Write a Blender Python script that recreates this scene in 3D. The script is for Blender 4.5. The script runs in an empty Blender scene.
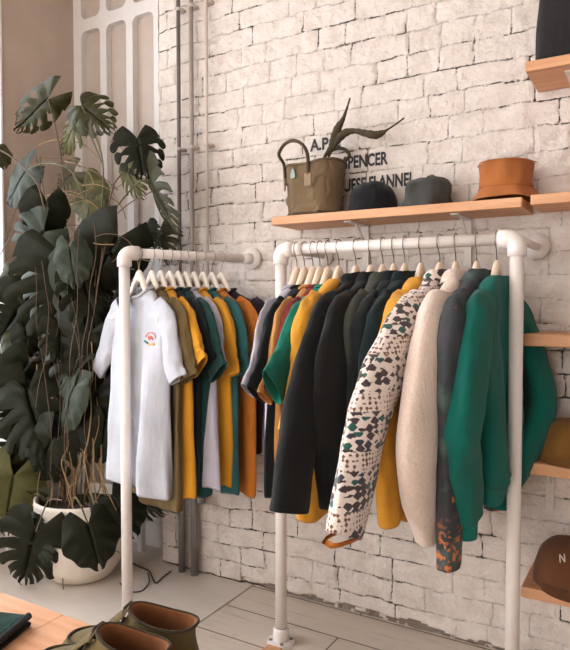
import bpy, math, random
import numpy as np
from mathutils import Vector, Matrix, noise
random.seed(7)
R = math.radians; PI = math.pi
scn = bpy.context.scene
col = scn.collection
H = 1.176; CY = -2.19; TH = R(30.5); PT = math.atan(22/640)

# ------------------------------------------------------------------ camera
cd = bpy.data.cameras.new('camera'); cam = bpy.data.objects.new('camera', cd); col.objects.link(cam)
cd.sensor_fit = 'VERTICAL'; cd.sensor_height = 24; cd.lens = 24*640/650
cam.location = (0, CY, H); cam.rotation_euler = (PI/2-PT, 0, TH); scn.camera = cam
cd.clip_start = 0.05
def ray(px, py):
    cx = (px-285)/640; cy = (325-py)/640
    fx, fy = -math.sin(TH), math.cos(TH); c, s = math.cos(PT), math.sin(PT)
    return Vector((fx*c+cx*math.cos(TH)+cy*fx*s, fy*c+cx*math.sin(TH)+cy*fy*s, -s+cy*c))
def at(px, py, ax, v):
    o = Vector((0, CY, H)); d = ray(px, py); return o+d*((v-o[ax])/d[ax])

# ------------------------------------------------------------------ materials
def srgb(r, g, b):
    f = lambda c: (c/255/12.92) if c/255 <= .04045 else ((c/255+.055)/1.055)**2.4
    return (f(r), f(g), f(b), 1)
class NT:
    def __init__(s, name, rough=.7):
        s.m = bpy.data.materials.new(name); s.m.use_nodes = True
        s.t = s.m.node_tree; s.b = s.t.nodes['Principled BSDF']; s.b.inputs['Roughness'].default_value = rough
        s.tc = s.t.nodes.new('ShaderNodeTexCoord')
    def n(s, typ, **kw):
        nd = s.t.nodes.new(typ)
        for k, v in kw.items():
            if k in nd.inputs: nd.inputs[k].default_value = v
            else: setattr(nd, k, v)
        return nd
    def l(s, a, b): s.t.links.new(a, b)
    def noise(s, scale, detail=4, vec=None, rough=.55):
        nd = s.n('ShaderNodeTexNoise', Scale=scale, Detail=detail, Roughness=rough)
        s.l(vec or s.tc.outputs['Object'], nd.inputs['Vector']); return nd.outputs['Fac']
    def ramp(s, fac, stops, interp='LINEAR'):
        nd = s.n('ShaderNodeValToRGB'); cr = nd.color_ramp; cr.interpolation = interp
        while len(cr.elements) < len(stops): cr.elements.new(.5)
        for e, (p, c) in zip(cr.elements, stops): e.position = p; e.color = c
        s.l(fac, nd.inputs['Fac']); return nd.outputs['Color']
    def mix(s, fac, a, b):
        nd = s.n('ShaderNodeMix', data_type='RGBA')
        for sock, v in ((nd.inputs[0], fac), (nd.inputs[6], a), (nd.inputs[7], b)):
            if hasattr(v, 'is_output'): s.l(v, sock)
            else: sock.default_value = v
        return nd.outputs[2]
    def math(s, op, a, b=0.0):
        nd = s.n('ShaderNodeMath', operation=op)
        for i, v in enumerate((a, b)):
            if hasattr(v, 'is_output'): s.l(v, nd.inputs[i])
            else: nd.inputs[i].default_value = v
        return nd.outputs[0]
    def color(s, v):
        if hasattr(v, 'is_output'): s.l(v, s.b.inputs['Base Color'])
        else: s.b.inputs['Base Color'].default_value = v
    def bump(s, h, strength=.3, dist=.002):
        nd = s.n('ShaderNodeBump', Strength=strength, Distance=dist); s.l(h, nd.inputs['Height'])
        s.l(nd.outputs[0], s.b.inputs['Normal'])
    def sub(s, *p):      # stretched object coordinates
        mp = s.n('ShaderNodeMapping'); mp.inputs['Scale'].default_value = p
        s.l(s.tc.outputs['Object'], mp.inputs['Vector']); return mp.outputs[0]
M = {}
def vary(c, k): return (c[0]*k, c[1]*k, c[2]*k, 1)
def fabric(key, c, scale=500, strength=.35, sheen=.08, amt=.16, wrk=.55):
    m = NT(key, .92); big = m.noise(7, 3); fine = m.noise(scale, 2)
    cc = m.ramp(big, [(.3, vary(c, 1-amt)), (.7, vary(c, 1+amt))])
    cc = m.mix(m.math('MULTIPLY', fine, .5), cc, vary(c, .5)); m.color(cc)
    wk = m.noise(1.0, 3, m.sub(15, 15, 6), .6); b2 = m.n('ShaderNodeBump', Strength=wrk, Distance=.014); m.l(wk, b2.inputs['Height'])
    m.bump(fine, strength, .0025); m.l(b2.outputs[0], m.b.inputs['Normal'].links[0].from_node.inputs['Normal']); m.b.inputs['Sheen Weight'].default_value = sheen
    m.b.inputs['Specular IOR Level'].default_value = .15
    m.b.inputs['Sheen Roughness'].default_value = .6
    M[key] = m.m; return m.m
fabric('white_tee', srgb(192, 193, 200)); fabric('olive', srgb(104, 84, 50)); fabric('mustard', srgb(214, 148, 40))
fabric('navy', srgb(20, 25, 30)); fabric('bottle', srgb(26, 62, 58)); fabric('lavender', srgb(176, 170, 180))
fabric('teal', srgb(44, 92, 92)); fabric('rust', srgb(190, 112, 38)); fabric('plum', srgb(40, 24, 36))
fabric('black', srgb(19, 18, 18), 260, .5); fabric('black2', srgb(22, 21, 20), 260, .5)
fabric('maroon', srgb(128, 46, 42)); fabric('tan', srgb(186, 130, 72)); fabric('emerald', srgb(24, 122, 104))
fabric('greyolive', srgb(66, 68, 60), 300, .5); fabric('forest', srgb(16, 32, 34), 300, .5); fabric('darkforest', srgb(15, 22, 23), 300)
fabric('green_sweat', srgb(2, 96, 84), 420, .4, .1, .12); fabric('green_rib', srgb(14, 108, 96), 300, .7)
fabric('mustard_sweat', srgb(222, 156, 52), 400)
fabric('sherpa', srgb(226, 202, 186), 130, 1.0, .4, .05); fabric('khaki', srgb(122, 101, 76), 500, .4)
fabric('khaki_dark', srgb(84, 68, 50), 500, .4)
fabric('cap_black', srgb(26, 26, 29)); fabric('cap_grey', srgb(72, 71, 68)); fabric('bucket', srgb(176, 106, 56), 350, .4)
fabric('cap_brown', srgb(104, 66, 40), 300, .6); fabric('cap_ochre', srgb(132, 92, 44), 300); fabric('dark_bag', srgb(40, 38, 38), 200)
fabric('suede', srgb(100, 84, 46), 300, .5, .1); fabric('suede_dark', srgb(58, 46, 26), 300, .5, .1)
fabric('lining', srgb(128, 78, 42), 100, .2); fabric('felt_green', srgb(8, 58, 46)); fabric('felt_navy', srgb(16, 20, 28))
fabric('lace', srgb(70, 60, 44), 800); fabric('cream', srgb(224, 216, 200)); fabric('brand_teal', srgb(158, 176, 168))

def plain(key, c, rough=.5, metal=0, bump=0, scale=40, amt=.08, coat=0):
    m = NT(key, rough); nz = m.noise(scale, 4)
    m.color(m.ramp(nz, [(.25, vary(c, 1-amt)), (.75, vary(c, 1+amt))]))
    m.b.inputs['Metallic'].default_value = metal
    if bump: m.bump(nz, bump, .002)
    if coat: m.b.inputs['Coat Weight'].default_value = coat
    M[key] = m.m; return m.m
plain('pipe_white', srgb(232, 222, 216), .38, 0, .1, 60, .04); plain('chrome', srgb(150, 145, 140), .25, 1)
plain('hanger_white', srgb(240, 230, 218), .45, 0, 0, 30, .04); plain('hanger_wood', srgb(236, 212, 188), .5, 0, 0, 30, .06)
plain('bracket', srgb(214, 204, 196), .5); plain('steel', srgb(128, 122, 118), .45, .4, .2, 80)
plain('pipe_paint', srgb(196, 182, 172), .42, 0, .3, 60); plain('pipe_mid', srgb(158, 144, 135), .45, .1, .3, 60); plain('pipe_dark', srgb(110, 98, 92), .5, .2, .3, 60)
plain('plaster', srgb(190, 170, 154), .85, 0, .3, 9, .07); plain('trim_white', srgb(226, 220, 216), .55, 0, .1, 20, .04)
plain('pane_beige', srgb(196, 180, 168), .45, 0, .1, 14, .06); plain('pot_white', srgb(226, 214, 200), .5, 0, .2, 12, .05)
plain('soil', srgb(52, 42, 34), .95, 0, 1, 60, .4); plain('stem_green', srgb(86, 84, 52), .6); plain('stem_brown', srgb(92, 72, 54), .7)
plain('root_tan', srgb(150, 118, 78), .7, 0, .3, 90, .2); plain('stalk_olive', srgb(66, 56, 36), .9, 0, .8, 160, .3)
plain('rubber', srgb(58, 46, 34), .9, 0, .3); plain('ink', srgb(44, 42, 44), .7); plain('cable_black', srgb(40, 36, 34), .5)
plain('terracotta', srgb(168, 92, 50), .8); plain('red_print', srgb(206, 96, 76), .8); plain('green_print', srgb(60, 120, 104), .8)
plain('gold_print', srgb(226, 170, 80), .8); plain('underfloor', srgb(60, 48, 40), .95); plain('ceiling_white', srgb(226, 218, 210), .8)
plain('leather_tab', srgb(142, 120, 92), .7)

def leafmat(key, c, rough=.38):
    m = NT(key, rough); nz = m.noise(5, 2)
    m.color(m.ramp(nz, [(.3, vary(c, .7)), (.7, vary(c, 1.3))])); m.bump(m.noise(60, 3), .15, .002)
    m.b.inputs['Specular IOR Level'].default_value = .14
    M[key] = m.m
leafmat('leaf_dark', srgb(32, 34, 23)); leafmat('leaf_mid', srgb(50, 48, 24)); leafmat('leaf_blue', srgb(50, 56, 44), .45)
leafmat('leaf_olive', srgb(80, 78, 44), .5); leafmat('leaf_grey', srgb(92, 84, 66), .6)

def woodmat(key, c, c2, sc=(3, 40, 40), rough=.55):
    m = NT(key, rough); v = m.sub(*sc); nz = m.noise(1.0, 6, v, .65); big = m.noise(3, 2)
    a = m.ramp(nz, [(.3, c2), (.65, c)]); m.color(m.mix(m.math('MULTIPLY', big, .25), a, c2)); m.bump(nz, .15, .001)
    M[key] = m.m
plain('plain_brick', srgb(220, 208, 199), .7, 0, 1, 40, .05)
woodmat('shelf_wood', srgb(222, 168, 126), srgb(196, 138, 96)); woodmat('table_wood', srgb(228, 176, 136), srgb(206, 146, 106))

# painted planks of the floor
m = NT('floor_paint', .55); br = m.n('ShaderNodeTexBrick', offset=.37)
br.inputs['Scale'].default_value = 1; br.inputs['Brick Width'].default_value = 2.6; br.inputs['Row Height'].default_value = .19
br.inputs['Mortar Size'].default_value = .0035; br.inputs['Mortar Smooth'].default_value = .3; br.inputs['Bias'].default_value = -.2
br.inputs['Color1'].default_value = srgb(218, 203, 188); br.inputs['Color2'].default_value = srgb(206, 190, 174); br.inputs['Mortar'].default_value = srgb(112, 96, 84)
m.l(m.tc.outputs['Object'], br.inputs['Vector'])
grain = m.noise(1.0, 6, m.sub(4, 60, 20), .7); blot = m.noise(6, 5)
c = m.mix(m.ramp(grain, [(.56, (0, 0, 0, 1)), (.72, (.7, .7, .7, 1))]), br.outputs['Color'], srgb(156, 140, 126))
c = m.mix(m.ramp(blot, [(.58, (0, 0, 0, 1)), (.75, (.5, .5, .5, 1))]), c, srgb(170, 152, 138))
m.color(c); m.bump(m.math('ADD', m.math('MULTIPLY', br.outputs['Fac'], -1.0), m.math('MULTIPLY', grain, .3)), .4, .003); M['floor_paint'] = m.m
m = NT('floor_smooth', .5); blot = m.noise(4, 6); gr = m.noise(1.0, 5, m.sub(3, 50, 20), .7)
c = m.ramp(blot, [(.3, srgb(208, 194, 180)), (.7, srgb(222, 210, 198))])
m.color(m.mix(m.ramp(gr, [(.6, (0, 0, 0, 1)), (.8, (.5, .5, .5, 1))]), c, srgb(160, 146, 134))); m.bump(gr, .2, .002); M['floor_smooth'] = m.m

# white painted brick: relief is geometry, the attribute 'gap' marks where the joint has lost its mortar
m = NT('painted_brick', .7); ja = m.n('ShaderNodeAttribute', attribute_name='joint'); ga = m.n('ShaderNodeAttribute', attribute_name='lost'); nz = m.noise(14, 6); fine = m.noise(150, 3); mid = m.noise(48, 5, None, .65)
c = m.ramp(nz, [(.3, srgb(206, 192, 182)), (.55, srgb(221, 209, 200)), (.8, srgb(229, 217, 208))])
sp = m.noise(30, 6, None, .75)
c = m.mix(m.ramp(sp, [(.64, (0, 0, 0, 1)), (.74, (.55, .55, .55, 1))]), c, srgb(186, 154, 136))
wob = m.math('MULTIPLY', m.math('SUBTRACT', m.noise(110, 4, None, .7), .5), .011)
dj = m.math('ADD', ja.outputs['Fac'], wob)
line = m.ramp(m.math('MULTIPLY', dj, 100.0), [(.10, (1, 1, 1, 1)), (.30, (0, 0, 0, 1))])
msk = m.math('ADD', ga.outputs['Fac'], m.math('MULTIPLY', m.math('SUBTRACT', m.noise(26, 4, None, .7), .5), 1.3))
thr = m.ramp(msk, [(.44, (.0, .0, .0, 1)), (.56, (1, 1, 1, 1))])
faint = m.math('MULTIPLY', line, .28)
crk = m.math('MAXIMUM', m.math('MULTIPLY', line, thr), faint)
foot = m.n('ShaderNodeAttribute', attribute_name='foot')
c = m.mix(crk, c, srgb(70, 54, 44)); c = m.mix(foot.outputs['Fac'], c, srgb(96, 76, 62)); m.color(c)
hgt = m.math('ADD', m.math('ADD', m.math('MULTIPLY', fine, .35), m.math('MULTIPLY', mid, 1.5)), m.math('MULTIPLY', crk, -1.6))
m.bump(hgt, .95, .0055); M['painted_brick'] = m.m

# printed fleece: rows of dark, teal and orange motifs on cream
m = NT('print_fleece', .95); v = m.sub(40, 40, 58); vo = m.n('ShaderNodeTexVoronoi', feature='F1', distance='MANHATTAN', Randomness=.6)
vo.inputs['Scale'].default_value = 1; m.l(v, vo.inputs['Vector'])
wz = m.noise(60, 2); d = m.math('ADD', vo.outputs['Distance'], m.math('MULTIPLY', m.math('SUBTRACT', wz, .5), .35))
mask = m.ramp(d, [(.70, (1, 1, 1, 1)), (.76, (0, 0, 0, 1))])
sx = m.n('ShaderNodeSeparateXYZ'); m.l(m.tc.outputs['Object'], sx.inputs[0]); vc = m.n('ShaderNodeSeparateColor'); m.l(vo.outputs['Color'], vc.inputs[0])
band = m.math('FRACT', m.math('MULTIPLY', sx.outputs['Z'], 7.5))
dark = m.ramp(vc.outputs[0], [(0, srgb(62, 46, 46)), (.55, srgb(66, 52, 56)), (.63, srgb(36, 84, 74)), (.82, srgb(150, 96, 60)), (.83, srgb(50, 48, 62))], 'CONSTANT')
small = m.n('ShaderNodeTexVoronoi', feature='F1', distance='MANHATTAN', Randomness=.25); small.inputs['Scale'].default_value = 85; m.l(m.tc.outputs['Object'], small.inputs['Vector'])
sm = m.ramp(small.outputs['Distance'], [(.55, (1, 1, 1, 1)), (.62, (0, 0, 0, 1))])
sel = m.ramp(band, [(0, (0, 0, 0, 1)), (.68, (0, 0, 0, 1)), (.70, (1, 1, 1, 1))])
mk = m.mix(sel, mask, sm)
m.color(m.mix(mk, srgb(222, 206, 196), m.mix(sel, dark, srgb(116, 76, 58)))); m.bump(m.noise(200, 2), .8, .004); m.b.inputs['Sheen Weight'].default_value = .3
M['print_fleece'] = m.m
# dark abstract print with orange flecks
m = NT('camo', .9); nz = m.noise(9, 3); n2 = m.noise(62, 2)
c = m.ramp(nz, [(.35, srgb(62, 58, 64)), (.5, srgb(48, 56, 58)), (.62, srgb(74, 86, 84))])
sx = m.n('ShaderNodeSeparateXYZ'); m.l(m.tc.outputs['Object'], sx.inputs[0])
low = m.ramp(m.math('MULTIPLY', sx.outputs['Z'], -1.0), [(.70, (.0, .0, .0, 1)), (.80, (1, 1, 1, 1))])
fl = m.math('MULTIPLY', m.ramp(n2, [(.52, (0, 0, 0, 1)), (.6, (1, 1, 1, 1))]), m.math('ADD', low, .0))
rare = m.ramp(m.noise(24, 2), [(.70, (0, 0, 0, 1)), (.72, (1, 1, 1, 1))])
m.color(m.mix(m.math('MAXIMUM', fl, m.math('MULTIPLY', rare, .8)), c, srgb(206, 116, 58))); m.bump(m.noise(300, 2), .4, .002); M['camo'] = m.m
# glass
m = NT('glass', .05); m.color((.9, .95, 1, 1)); m.b.inputs['Transmission Weight'].default_value = 1; m.b.inputs['IOR'].default_value = 1.05; M['glass'] = m.m

# ------------------------------------------------------------------ object helpers
class MB:
    def __init__(s): s.v = []; s.f = []
    def add(s, vs, fs):
        o = len(s.v); s.v += [tuple(v) for v in vs]; s.f += [tuple(i+o for i in f) for f in fs]; return s
    def box(s, x0, x1, y0, y1, z0, z1):
        vs = [(x, y, z) for z in (z0, z1) for y in (y0, y1) for x in (x0, x1)]
        return s.add(vs, [(0, 2, 3, 1), (4, 5, 7, 6), (0, 1, 5, 4), (2, 6, 7, 3), (0, 4, 6, 2), (1, 3, 7, 5)])
    def tube(s, pts, r, n=10, cap=True):
        pts = [Vector(p) for p in pts]; rs = r if isinstance(r, (list, tuple)) else [r]*len(pts)
        ring = []; up = None
        for i, p in enumerate(pts):
            t = (pts[min(i+1, len(pts)-1)]-pts[max(i-1, 0)]).normalized()
            if up is None:
                up = Vector((0, 0, 1)) if abs(t.z) < .9 else Vector((1, 0, 0))
            a = t.cross(up).normalized(); b = a.cross(t).normalized(); up = b
            ring += [p+(a*math.cos(k*2*PI/n)+b*math.sin(k*2*PI/n))*rs[i] for k in range(n)]
        fs = [(i*n+k, i*n+(k+1) % n, (i+1)*n+(k+1) % n, (i+1)*n+k) for i in range(len(pts)-1) for k in range(n)]
        if cap: fs += [tuple(range(n))[::-1], tuple((len(pts)-1)*n+k for k in range(n))]
        return s.add(ring, fs)
    def lathe(s, prof, n=32, c=(0, 0, 0)):
        vs = [(c[0]+r*math.cos(k*2*PI/n), c[1]+r*math.sin(k*2*PI/n), c[2]+z) for r, z in prof for k in range(n)]
        return s.add(vs, [(i*n+k, i*n+(k+1) % n, (i+1)*n+(k+1) % n, (i+1)*n+k) for i in range(len(prof)-1) for k in range(n)])
    def rings(s, rings, closed=True, cap=False):
        n = len(rings[0]); vs = [p for r in rings for p in r]; kk = n if closed else n-1
        fs = [(i*n+k, i*n+(k+1) % n, (i+1)*n+(k+1) % n, (i+1)*n+k) for i in range(len(rings)-1) for k in range(kk)]
        if cap: fs += [tuple(range(n))[::-1], tuple((len(rings)-1)*n+k for k in range(n))]
        return s.add(vs, fs)
    def build(s, name, mat, parent=None, smooth=True, bevel=0, subd=0, solid=0):
        me = bpy.data.meshes.new(name); me.from_pydata(s.v, [], s.f); me.update()
        o = bpy.data.objects.new(name, me); col.objects.link(o); me.materials.append(M[mat])
        if smooth: me.polygons.foreach_set('use_smooth', [True]*len(me.polygons))
        if parent: o.parent = parent
        if solid: q = o.modifiers.new('s', 'SOLIDIFY'); q.thickness = solid; q.offset = 0
        if bevel: q = o.modifiers.new('b', 'BEVEL'); q.width = bevel; q.segments = 3; q.limit_method = 'ANGLE'; q.harden_normals = False
        if subd: q = o.modifiers.new('u', 'SUBSURF'); q.levels = subd; q.render_levels = subd
        return o
def tag(o, label=None, cat=None, group=None, kind=None):
    if label: o['label'] = label
    if cat: o['category'] = cat
    if group: o['group'] = group
    if kind: o['kind'] = kind
    return o
def empty(name, loc=(0, 0, 0), rz=0):
    o = bpy.data.objects.new(name, None); col.objects.link(o); o.location = loc; o.rotation_euler = (0, 0, rz); o.empty_display_size = .1; return o
def copy_tree(o, parent=None):
    c = o.copy(); col.objects.link(c); c.parent = parent
    for ch in [k for k in bpy.data.objects if k.parent == o]: copy_tree(ch, c)
    return c
def cr(ctrl, n):       # Catmull-Rom through tuples
    P = [np.array(p, float) for p in ctrl]; P = [2*P[0]-P[1]]+P+[2*P[-1]-P[-2]]; out = []
    for k in range(n):
        u = k/(n-1)*(len(P)-3); i = min(int(u), len(P)-4); t = u-i; a, b, c, d = P[i:i+4]
        out.append(.5*((2*b)+(-a+c)*t+(2*a-5*b+4*c-d)*t*t+(-a+3*b-3*c+d)*t**3))
    return out
nz = lambda x, y, z=0: noise.noise(Vector((x, y, z)))

# ------------------------------------------------------------------ the setting
def vnoise(X, Z, s, seed):
    rs = np.random.RandomState(seed); g = rs.rand(96, 96); x = X*s+40; z = Z*s+20
    xi = np.floor(x).astype(int); zi = np.floor(z).astype(int); fx = x-xi; fz = z-zi; fx = fx*fx*(3-2*fx); fz = fz*fz*(3-2*fz)
    G = lambda a, b: g[a % 96, b % 96]
    return (G(xi, zi)*(1-fx)+G(xi+1, zi)*fx)*(1-fz)+(G(xi, zi+1)*(1-fx)+G(xi+1, zi+1)*fx)*fz-.5
rs = np.random.RandomState(3); CH = .079
rows = []
for r in range(40):
    e = [-2.3-rs.rand()*.15]; k = rs.randint(2)
    while e[-1] < 1.5:
        k += 1; e.append(e[-1]+((.225 if k % 2 else .115) if rs.rand() < .8 else (.115 if k % 2 else .225))+rs.uniform(-.01, .014))
    rows.append(np.array(e))
def wall_relief(X, Z, full=False):
    Xw = X+.010*vnoise(X, Z, 11, 1)+.008*vnoise(X, Z, 31, 8); Zw = Z+.016*vnoise(X, Z, 5, 2)+.009*vnoise(X, Z, 27, 9)
    ri = np.clip(np.floor(Zw/CH).astype(int), 0, 39); fz = Zw/CH-ri; dz = np.minimum(fz, 1-fz)*CH
    dx = np.zeros_like(X); bid = np.zeros_like(X)
    for r in range(40):
        mk = ri == r
        if not mk.any(): continue
        e = rows[r]; x = Xw[mk]; i = np.clip(np.searchsorted(e, x)-1, 0, len(e)-2)
        dx[mk] = np.minimum(x-e[i], e[i+1]-x); bid[mk] = (i*7+r*13) % 97
    d = np.minimum(dx, dz)
    t = np.clip((d-.0005)/.009, 0, 1); t = t*t*(3-2*t)
    soft = .35+.65*np.clip(vnoise(X, Z, 6, 4)*3+.6, 0, 1)            # some joints are filled with paint
    off = (np.sin(bid*12.9)*.5)*.004
    soft = np.clip(.25+1.3*vnoise(X, Z, 9, 4)+.9*vnoise(X, Z, 24, 17), .0, 1)
    h = (t-1)*.0062*soft+off*t*.6+.0040*vnoise(X, Z, 22, 5)+.0034*vnoise(X, Z, 55, 6)+.0024*vnoise(X, Z, 110, 7)
    lost = np.clip(.5+1.1*vnoise(X, Z, 6, 11)+.6*vnoise(X, Z, 22, 12), 0, 1)
    rough = np.exp(-((X+.22)**2/.03+(Z-1.68)**2/.04)); h = h+rough*(.016*vnoise(X, Z, 17, 13)+.01*vnoise(X, Z, 38, 14))
    h = h-.0025*np.clip(1-d/.006, 0, 1)*(lost > .6)
    foot = (Z < .024+.03*vnoise(X, Z, 12, 15)) & (X > -1.5)
    h = h-np.where(foot, .012, 0)
    if full: return h, d, lost, np.where(foot & (vnoise(X, Z, 60, 16) > -.25), .8, 0)
    return h, d
X0, X1, Z1 = -1.945, 1.2, 2.85; st = .0062
nx = int((X1-X0)/st)+1; nzv = int(Z1/st)+1
gx, gz = np.meshgrid(np.linspace(X0, X1, nx), np.linspace(0, Z1, nzv)); hh, dd_, lost_, foot_ = wall_relief(gx, gz, True)
edge = np.clip((gx-X0)/.02, 0, 1); yy = -hh+.012*(1-np.sqrt(1-(1-edge)**2))
V = np.stack([gx, yy, gz], -1).reshape(-1, 3)
idx = np.arange(nx*nzv).reshape(nzv, nx); F = np.stack([idx[:-1, :-1], idx[:-1, 1:], idx[1:, 1:], idx[1:, :-1]], -1).reshape(-1, 4)
me = bpy.data.meshes.new('wall_back'); me.vertices.add(len(V)); me.vertices.foreach_set('co', V.astype(np.float32).ravel())
me.loops.add(F.size); me.loops.foreach_set('vertex_index', F.astype(np.int32).ravel())
me.polygons.add(len(F)); me.polygons.foreach_set('loop_start', np.arange(0, F.size, 4, dtype=np.int32)); me.polygons.foreach_set('loop_total', np.full(len(F), 4, dtype=np.int32))
me.update(calc_edges=True); me.polygons.foreach_set('use_smooth', [True]*len(F))
for nm, arr in (('joint', dd_), ('lost', lost_), ('foot', foot_)): me.attributes.new(nm, 'FLOAT', 'POINT').data.foreach_set('value', arr.astype(np.float32).ravel())
wall = bpy.data.objects.new('wall_back', me); col.objects.link(wall); me.materials.append(M['painted_brick']); tag(wall, kind='structure')
# masonry mass behind the relief, its left end is the jamb of the recess
j = MB(); j.box(X0+.0, X1, .022, .30, 0, Z1); jm = j.build('wall_back', 'plain_brick', None, False); tag(jm, kind='structure')
jb = MB()
def jamb():
    ys = np.linspace(.010, .16, 12); zs = np.linspace(0, Z1, 220); vs = []
    for z in zs:
        for y in ys:
            h, _ = wall_relief(np.array([y*1.3-.9]), np.array([z])); vs.append((X0-.004-float(h[0])*.8+.0, y, z))
    n = len(ys); jb.add(vs, [(i*n+k, i*n+k+1, (i+1)*n+k+1, (i+1)*n+k) for i in range(len(zs)-1) for k in range(n-1)])
jamb(); tag(jb.build('trim_1', 'plain_brick'), kind='structure')

XL = -2.615
# left wall: plaster return, then a tall window
w = MB(); w.box(XL-.25, XL, -.30, .4, 0, 2.85); tag(w.build('wall_left', 'plaster', None, False), kind='structure')
w = MB(); w.box(XL-.25, XL, -3.6, -.30, 0, .28); w.box(XL-.25, XL, -3.6, -.30, 2.7, 2.85); w.box(XL-.25, XL, -3.9, -3.6, 0, 2.85)
tag(w.build('wall_left', 'trim_white', None, False), kind='structure')
w = MB(); w.box(XL-.25, XL+.012, -.314, -.300, 0, 2.72); w.box(XL-.21, XL-.15, -.37, -.314, .3, 2.7); w.box(XL-.18, XL+.012, -3.62, -3.54, 0, 2.72)
w.box(XL-.18, XL+.012, -3.6, -.3, .26, .34); w.box(XL-.18, XL+.012, -3.6, -.3, 2.64, 2.72)
for y in (-.85, -1.4, -1.95, -2.5, -3.05): w.box(XL-.15, XL-.03, y-.03, y+.03, .3, 2.7)
w.box(XL-.14, XL-.04, -3.6, -.3, 1.9, 1.95)
wf = w.build('window_2', 'trim_white', None, False, .006); tag(wf, kind='structure')
g = MB(); g.box(XL-.1, XL-.095, -3.56, -.33, .32, 2.66); tag(g.build('glass_pane', 'glass', wf, False), kind='structure')
# baseboard of the left wall
b = MB(); b.box(XL, XL+.02, -.30, .15, 0, .11); tag(b.build('baseboard_left', 'trim_white', None, False, .004), kind='structure')

# recess with the tall lattice window
YW = .15
w = MB(); w.box(XL-.1, X0+.1, YW+.05, YW+.12, 0, 2.85); tag(w.build('wall_recess', 'plaster', None, False), kind='structure')
def rr(x0, x1, z0, z1, r, n=6):
    pts = []
    for cx_, cz_, a0 in ((x1-r, z1-r, 0), (x0+r, z1-r, 90), (x0+r, z0+r, 180), (x1-r, z0+r, 270)):
        pts += [(cx_+r*math.cos(R(a0+90*k/n)), cz_+r*math.sin(R(a0+90*k/n))) for k in range(n+1)]
    return pts
def lattice():
    import bmesh
    xs = [-2.58+k*.175 for k in range(5)]     # centre lines of the bars
    zs = [.12, 2.575, 3.2]
    mb = MB(); bar = .021; y0, y1 = YW-.03, YW+.012
    for j_ in range(2):
        for i in range(4):
            cx0, cx1 = xs[i], xs[i+1]; z0, z1 = zs[j_], zs[j_+1]
            inner = rr(cx0+bar, cx1-bar, z0+.030, z1-.030, .034); n = len(inner)
            def outer(p):
                # square cell outline matched by direction
                dx, dz = p[0]-(cx0+cx1)/2, p[1]-(z0+z1)/2; hx, hz = (cx1-cx0)/2, (z1-z0)/2
                return (p[0], p[1])
            seg = n//4; outs = []
            corners = [(cx1, z1), (cx0, z1), (cx0, z0), (cx1, z0)]
            for q in range(4):
                for k in range(seg):
                    cx_, cz_ = corners[q]; ix, iz = inner[q*seg+k]
                    t = k/(seg-1)
                    if q in (0, 2):
                        outs.append((cx_, iz) if t < .5 else (ix, cz_)) if abs(t-.5) > .01 else outs.append((cx_, cz_))
                    else:
                        outs.append((ix, cz_) if t < .5 else (cx_, iz)) if abs(t-.5) > .01 else outs.append((cx_, cz_))
            vs = [(x, y0, z) for x, z in outs]+[(x, y0, z) for x, z in inner]+[(x, y1, z) for x, z in inner]
            fs = [(k, (k+1) % n, n+(k+1) % n, n+k) for k in range(n)]+[(n+k, n+(k+1) % n, 2*n+(k+1) % n, 2*n+k) for k in range(n)]
            mb.add(vs, fs)
    mb.box(-2.615, xs[0], y0, y1, 0, 2.85); mb.box(xs[-1], xs[-1]+.05, y0, y1, 0, 2.85); mb.box(-2.60, xs[-1], y0, y1, .0, .125)
    return mb.build('window_1', 'trim_white', None, False)
w1 = lattice(); tag(w1, kind='structure')
p = MB(); p.box(-2.61, -1.85, YW+.004, YW+.03, .1, 2.85); tag(p.build('window_pane', 'pane_beige', w1, False), kind='structure')
# slim white casing standing in the corner of the recess
x_, y_, _ = at(141, 551, 2, 0); c_ = MB(); c_.box(x_-.014, x_+.014, y_-.01, y_+.02, 0, 1.0); tag(c_.build('trim_2', 'trim_white', None, False, .003), kind='structure')

# floor in two fields of boards with an open joint between them
XS = -1.448
f = MB(); f.box(XS+.004, 1.6, -4.2, .02, -.03, 0); tag(f.build('floor', 'floor_paint', None, False), kind='structure')
f = MB(); f.box(-3.0, XS-.004, -4.2, .22, -.03, 0); tag(f.build('floor', 'floor_smooth', None, False), kind='structure')
f = MB(); f.box(-3.2, 1.8, -4.4, .4, -.09, -.028); tag(f.build('floor', 'underfloor', None, False), kind='structure')
f = MB(); f.box(-3.2, 1.8, -4.4, .4, 2.86, 2.95); tag(f.build('ceiling', 'ceiling_white', None, False), kind='structure')

# ------------------------------------------------------------------ pipes on the wall
def pipe(label, x, zlo, r_hi, r_lo, joint, mat='pipe_paint'):
    t = empty('wall_pipe', (x, -.035, 0)); tag(t, label, 'pipe')
    MB().tube([(0, 0, joint), (0, 0, 2.84)], r_hi, 14).build('upper_pipe', mat, t)
    if r_lo:
        MB().tube([(.004, 0, 0), (.004, 0, joint)], r_lo, 16).build('lower_pipe', 'steel', t)
        MB().tube([(.002, 0, joint-.03), (.002, 0, joint+.02)], r_lo*1.25, 16).build('coupling', 'steel', t)
    else:
        MB().tube([(0, 0, joint), (0, .02, joint-.04), (0, .06, joint-.05)], r_hi, 12).build('bend', mat, t)
    for z in (1.05, 1.83, 2.42):
        MB().box(-.016, .016, .004, .034, z, z+.010).tube([(0, 0, z-.002), (0, 0, z+.012)], r_hi*1.25, 14).build('clamp', 'pipe_paint', t)
    return t
p1 = pipe('left of the three wall pipes, thick grey tube at its foot', -1.797, 0, .0085, .0155, .62, 'pipe_dark')
p2 = pipe('middle wall pipe, grey foot with a valve under the t-shirts', -1.728, 0, .0098, .0165, .52, 'pipe_mid')
p3 = pipe('thin painted wall pipe, rightmost of the three, ending behind the clothes', -1.648, 0, .0068, 0, .8)
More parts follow.
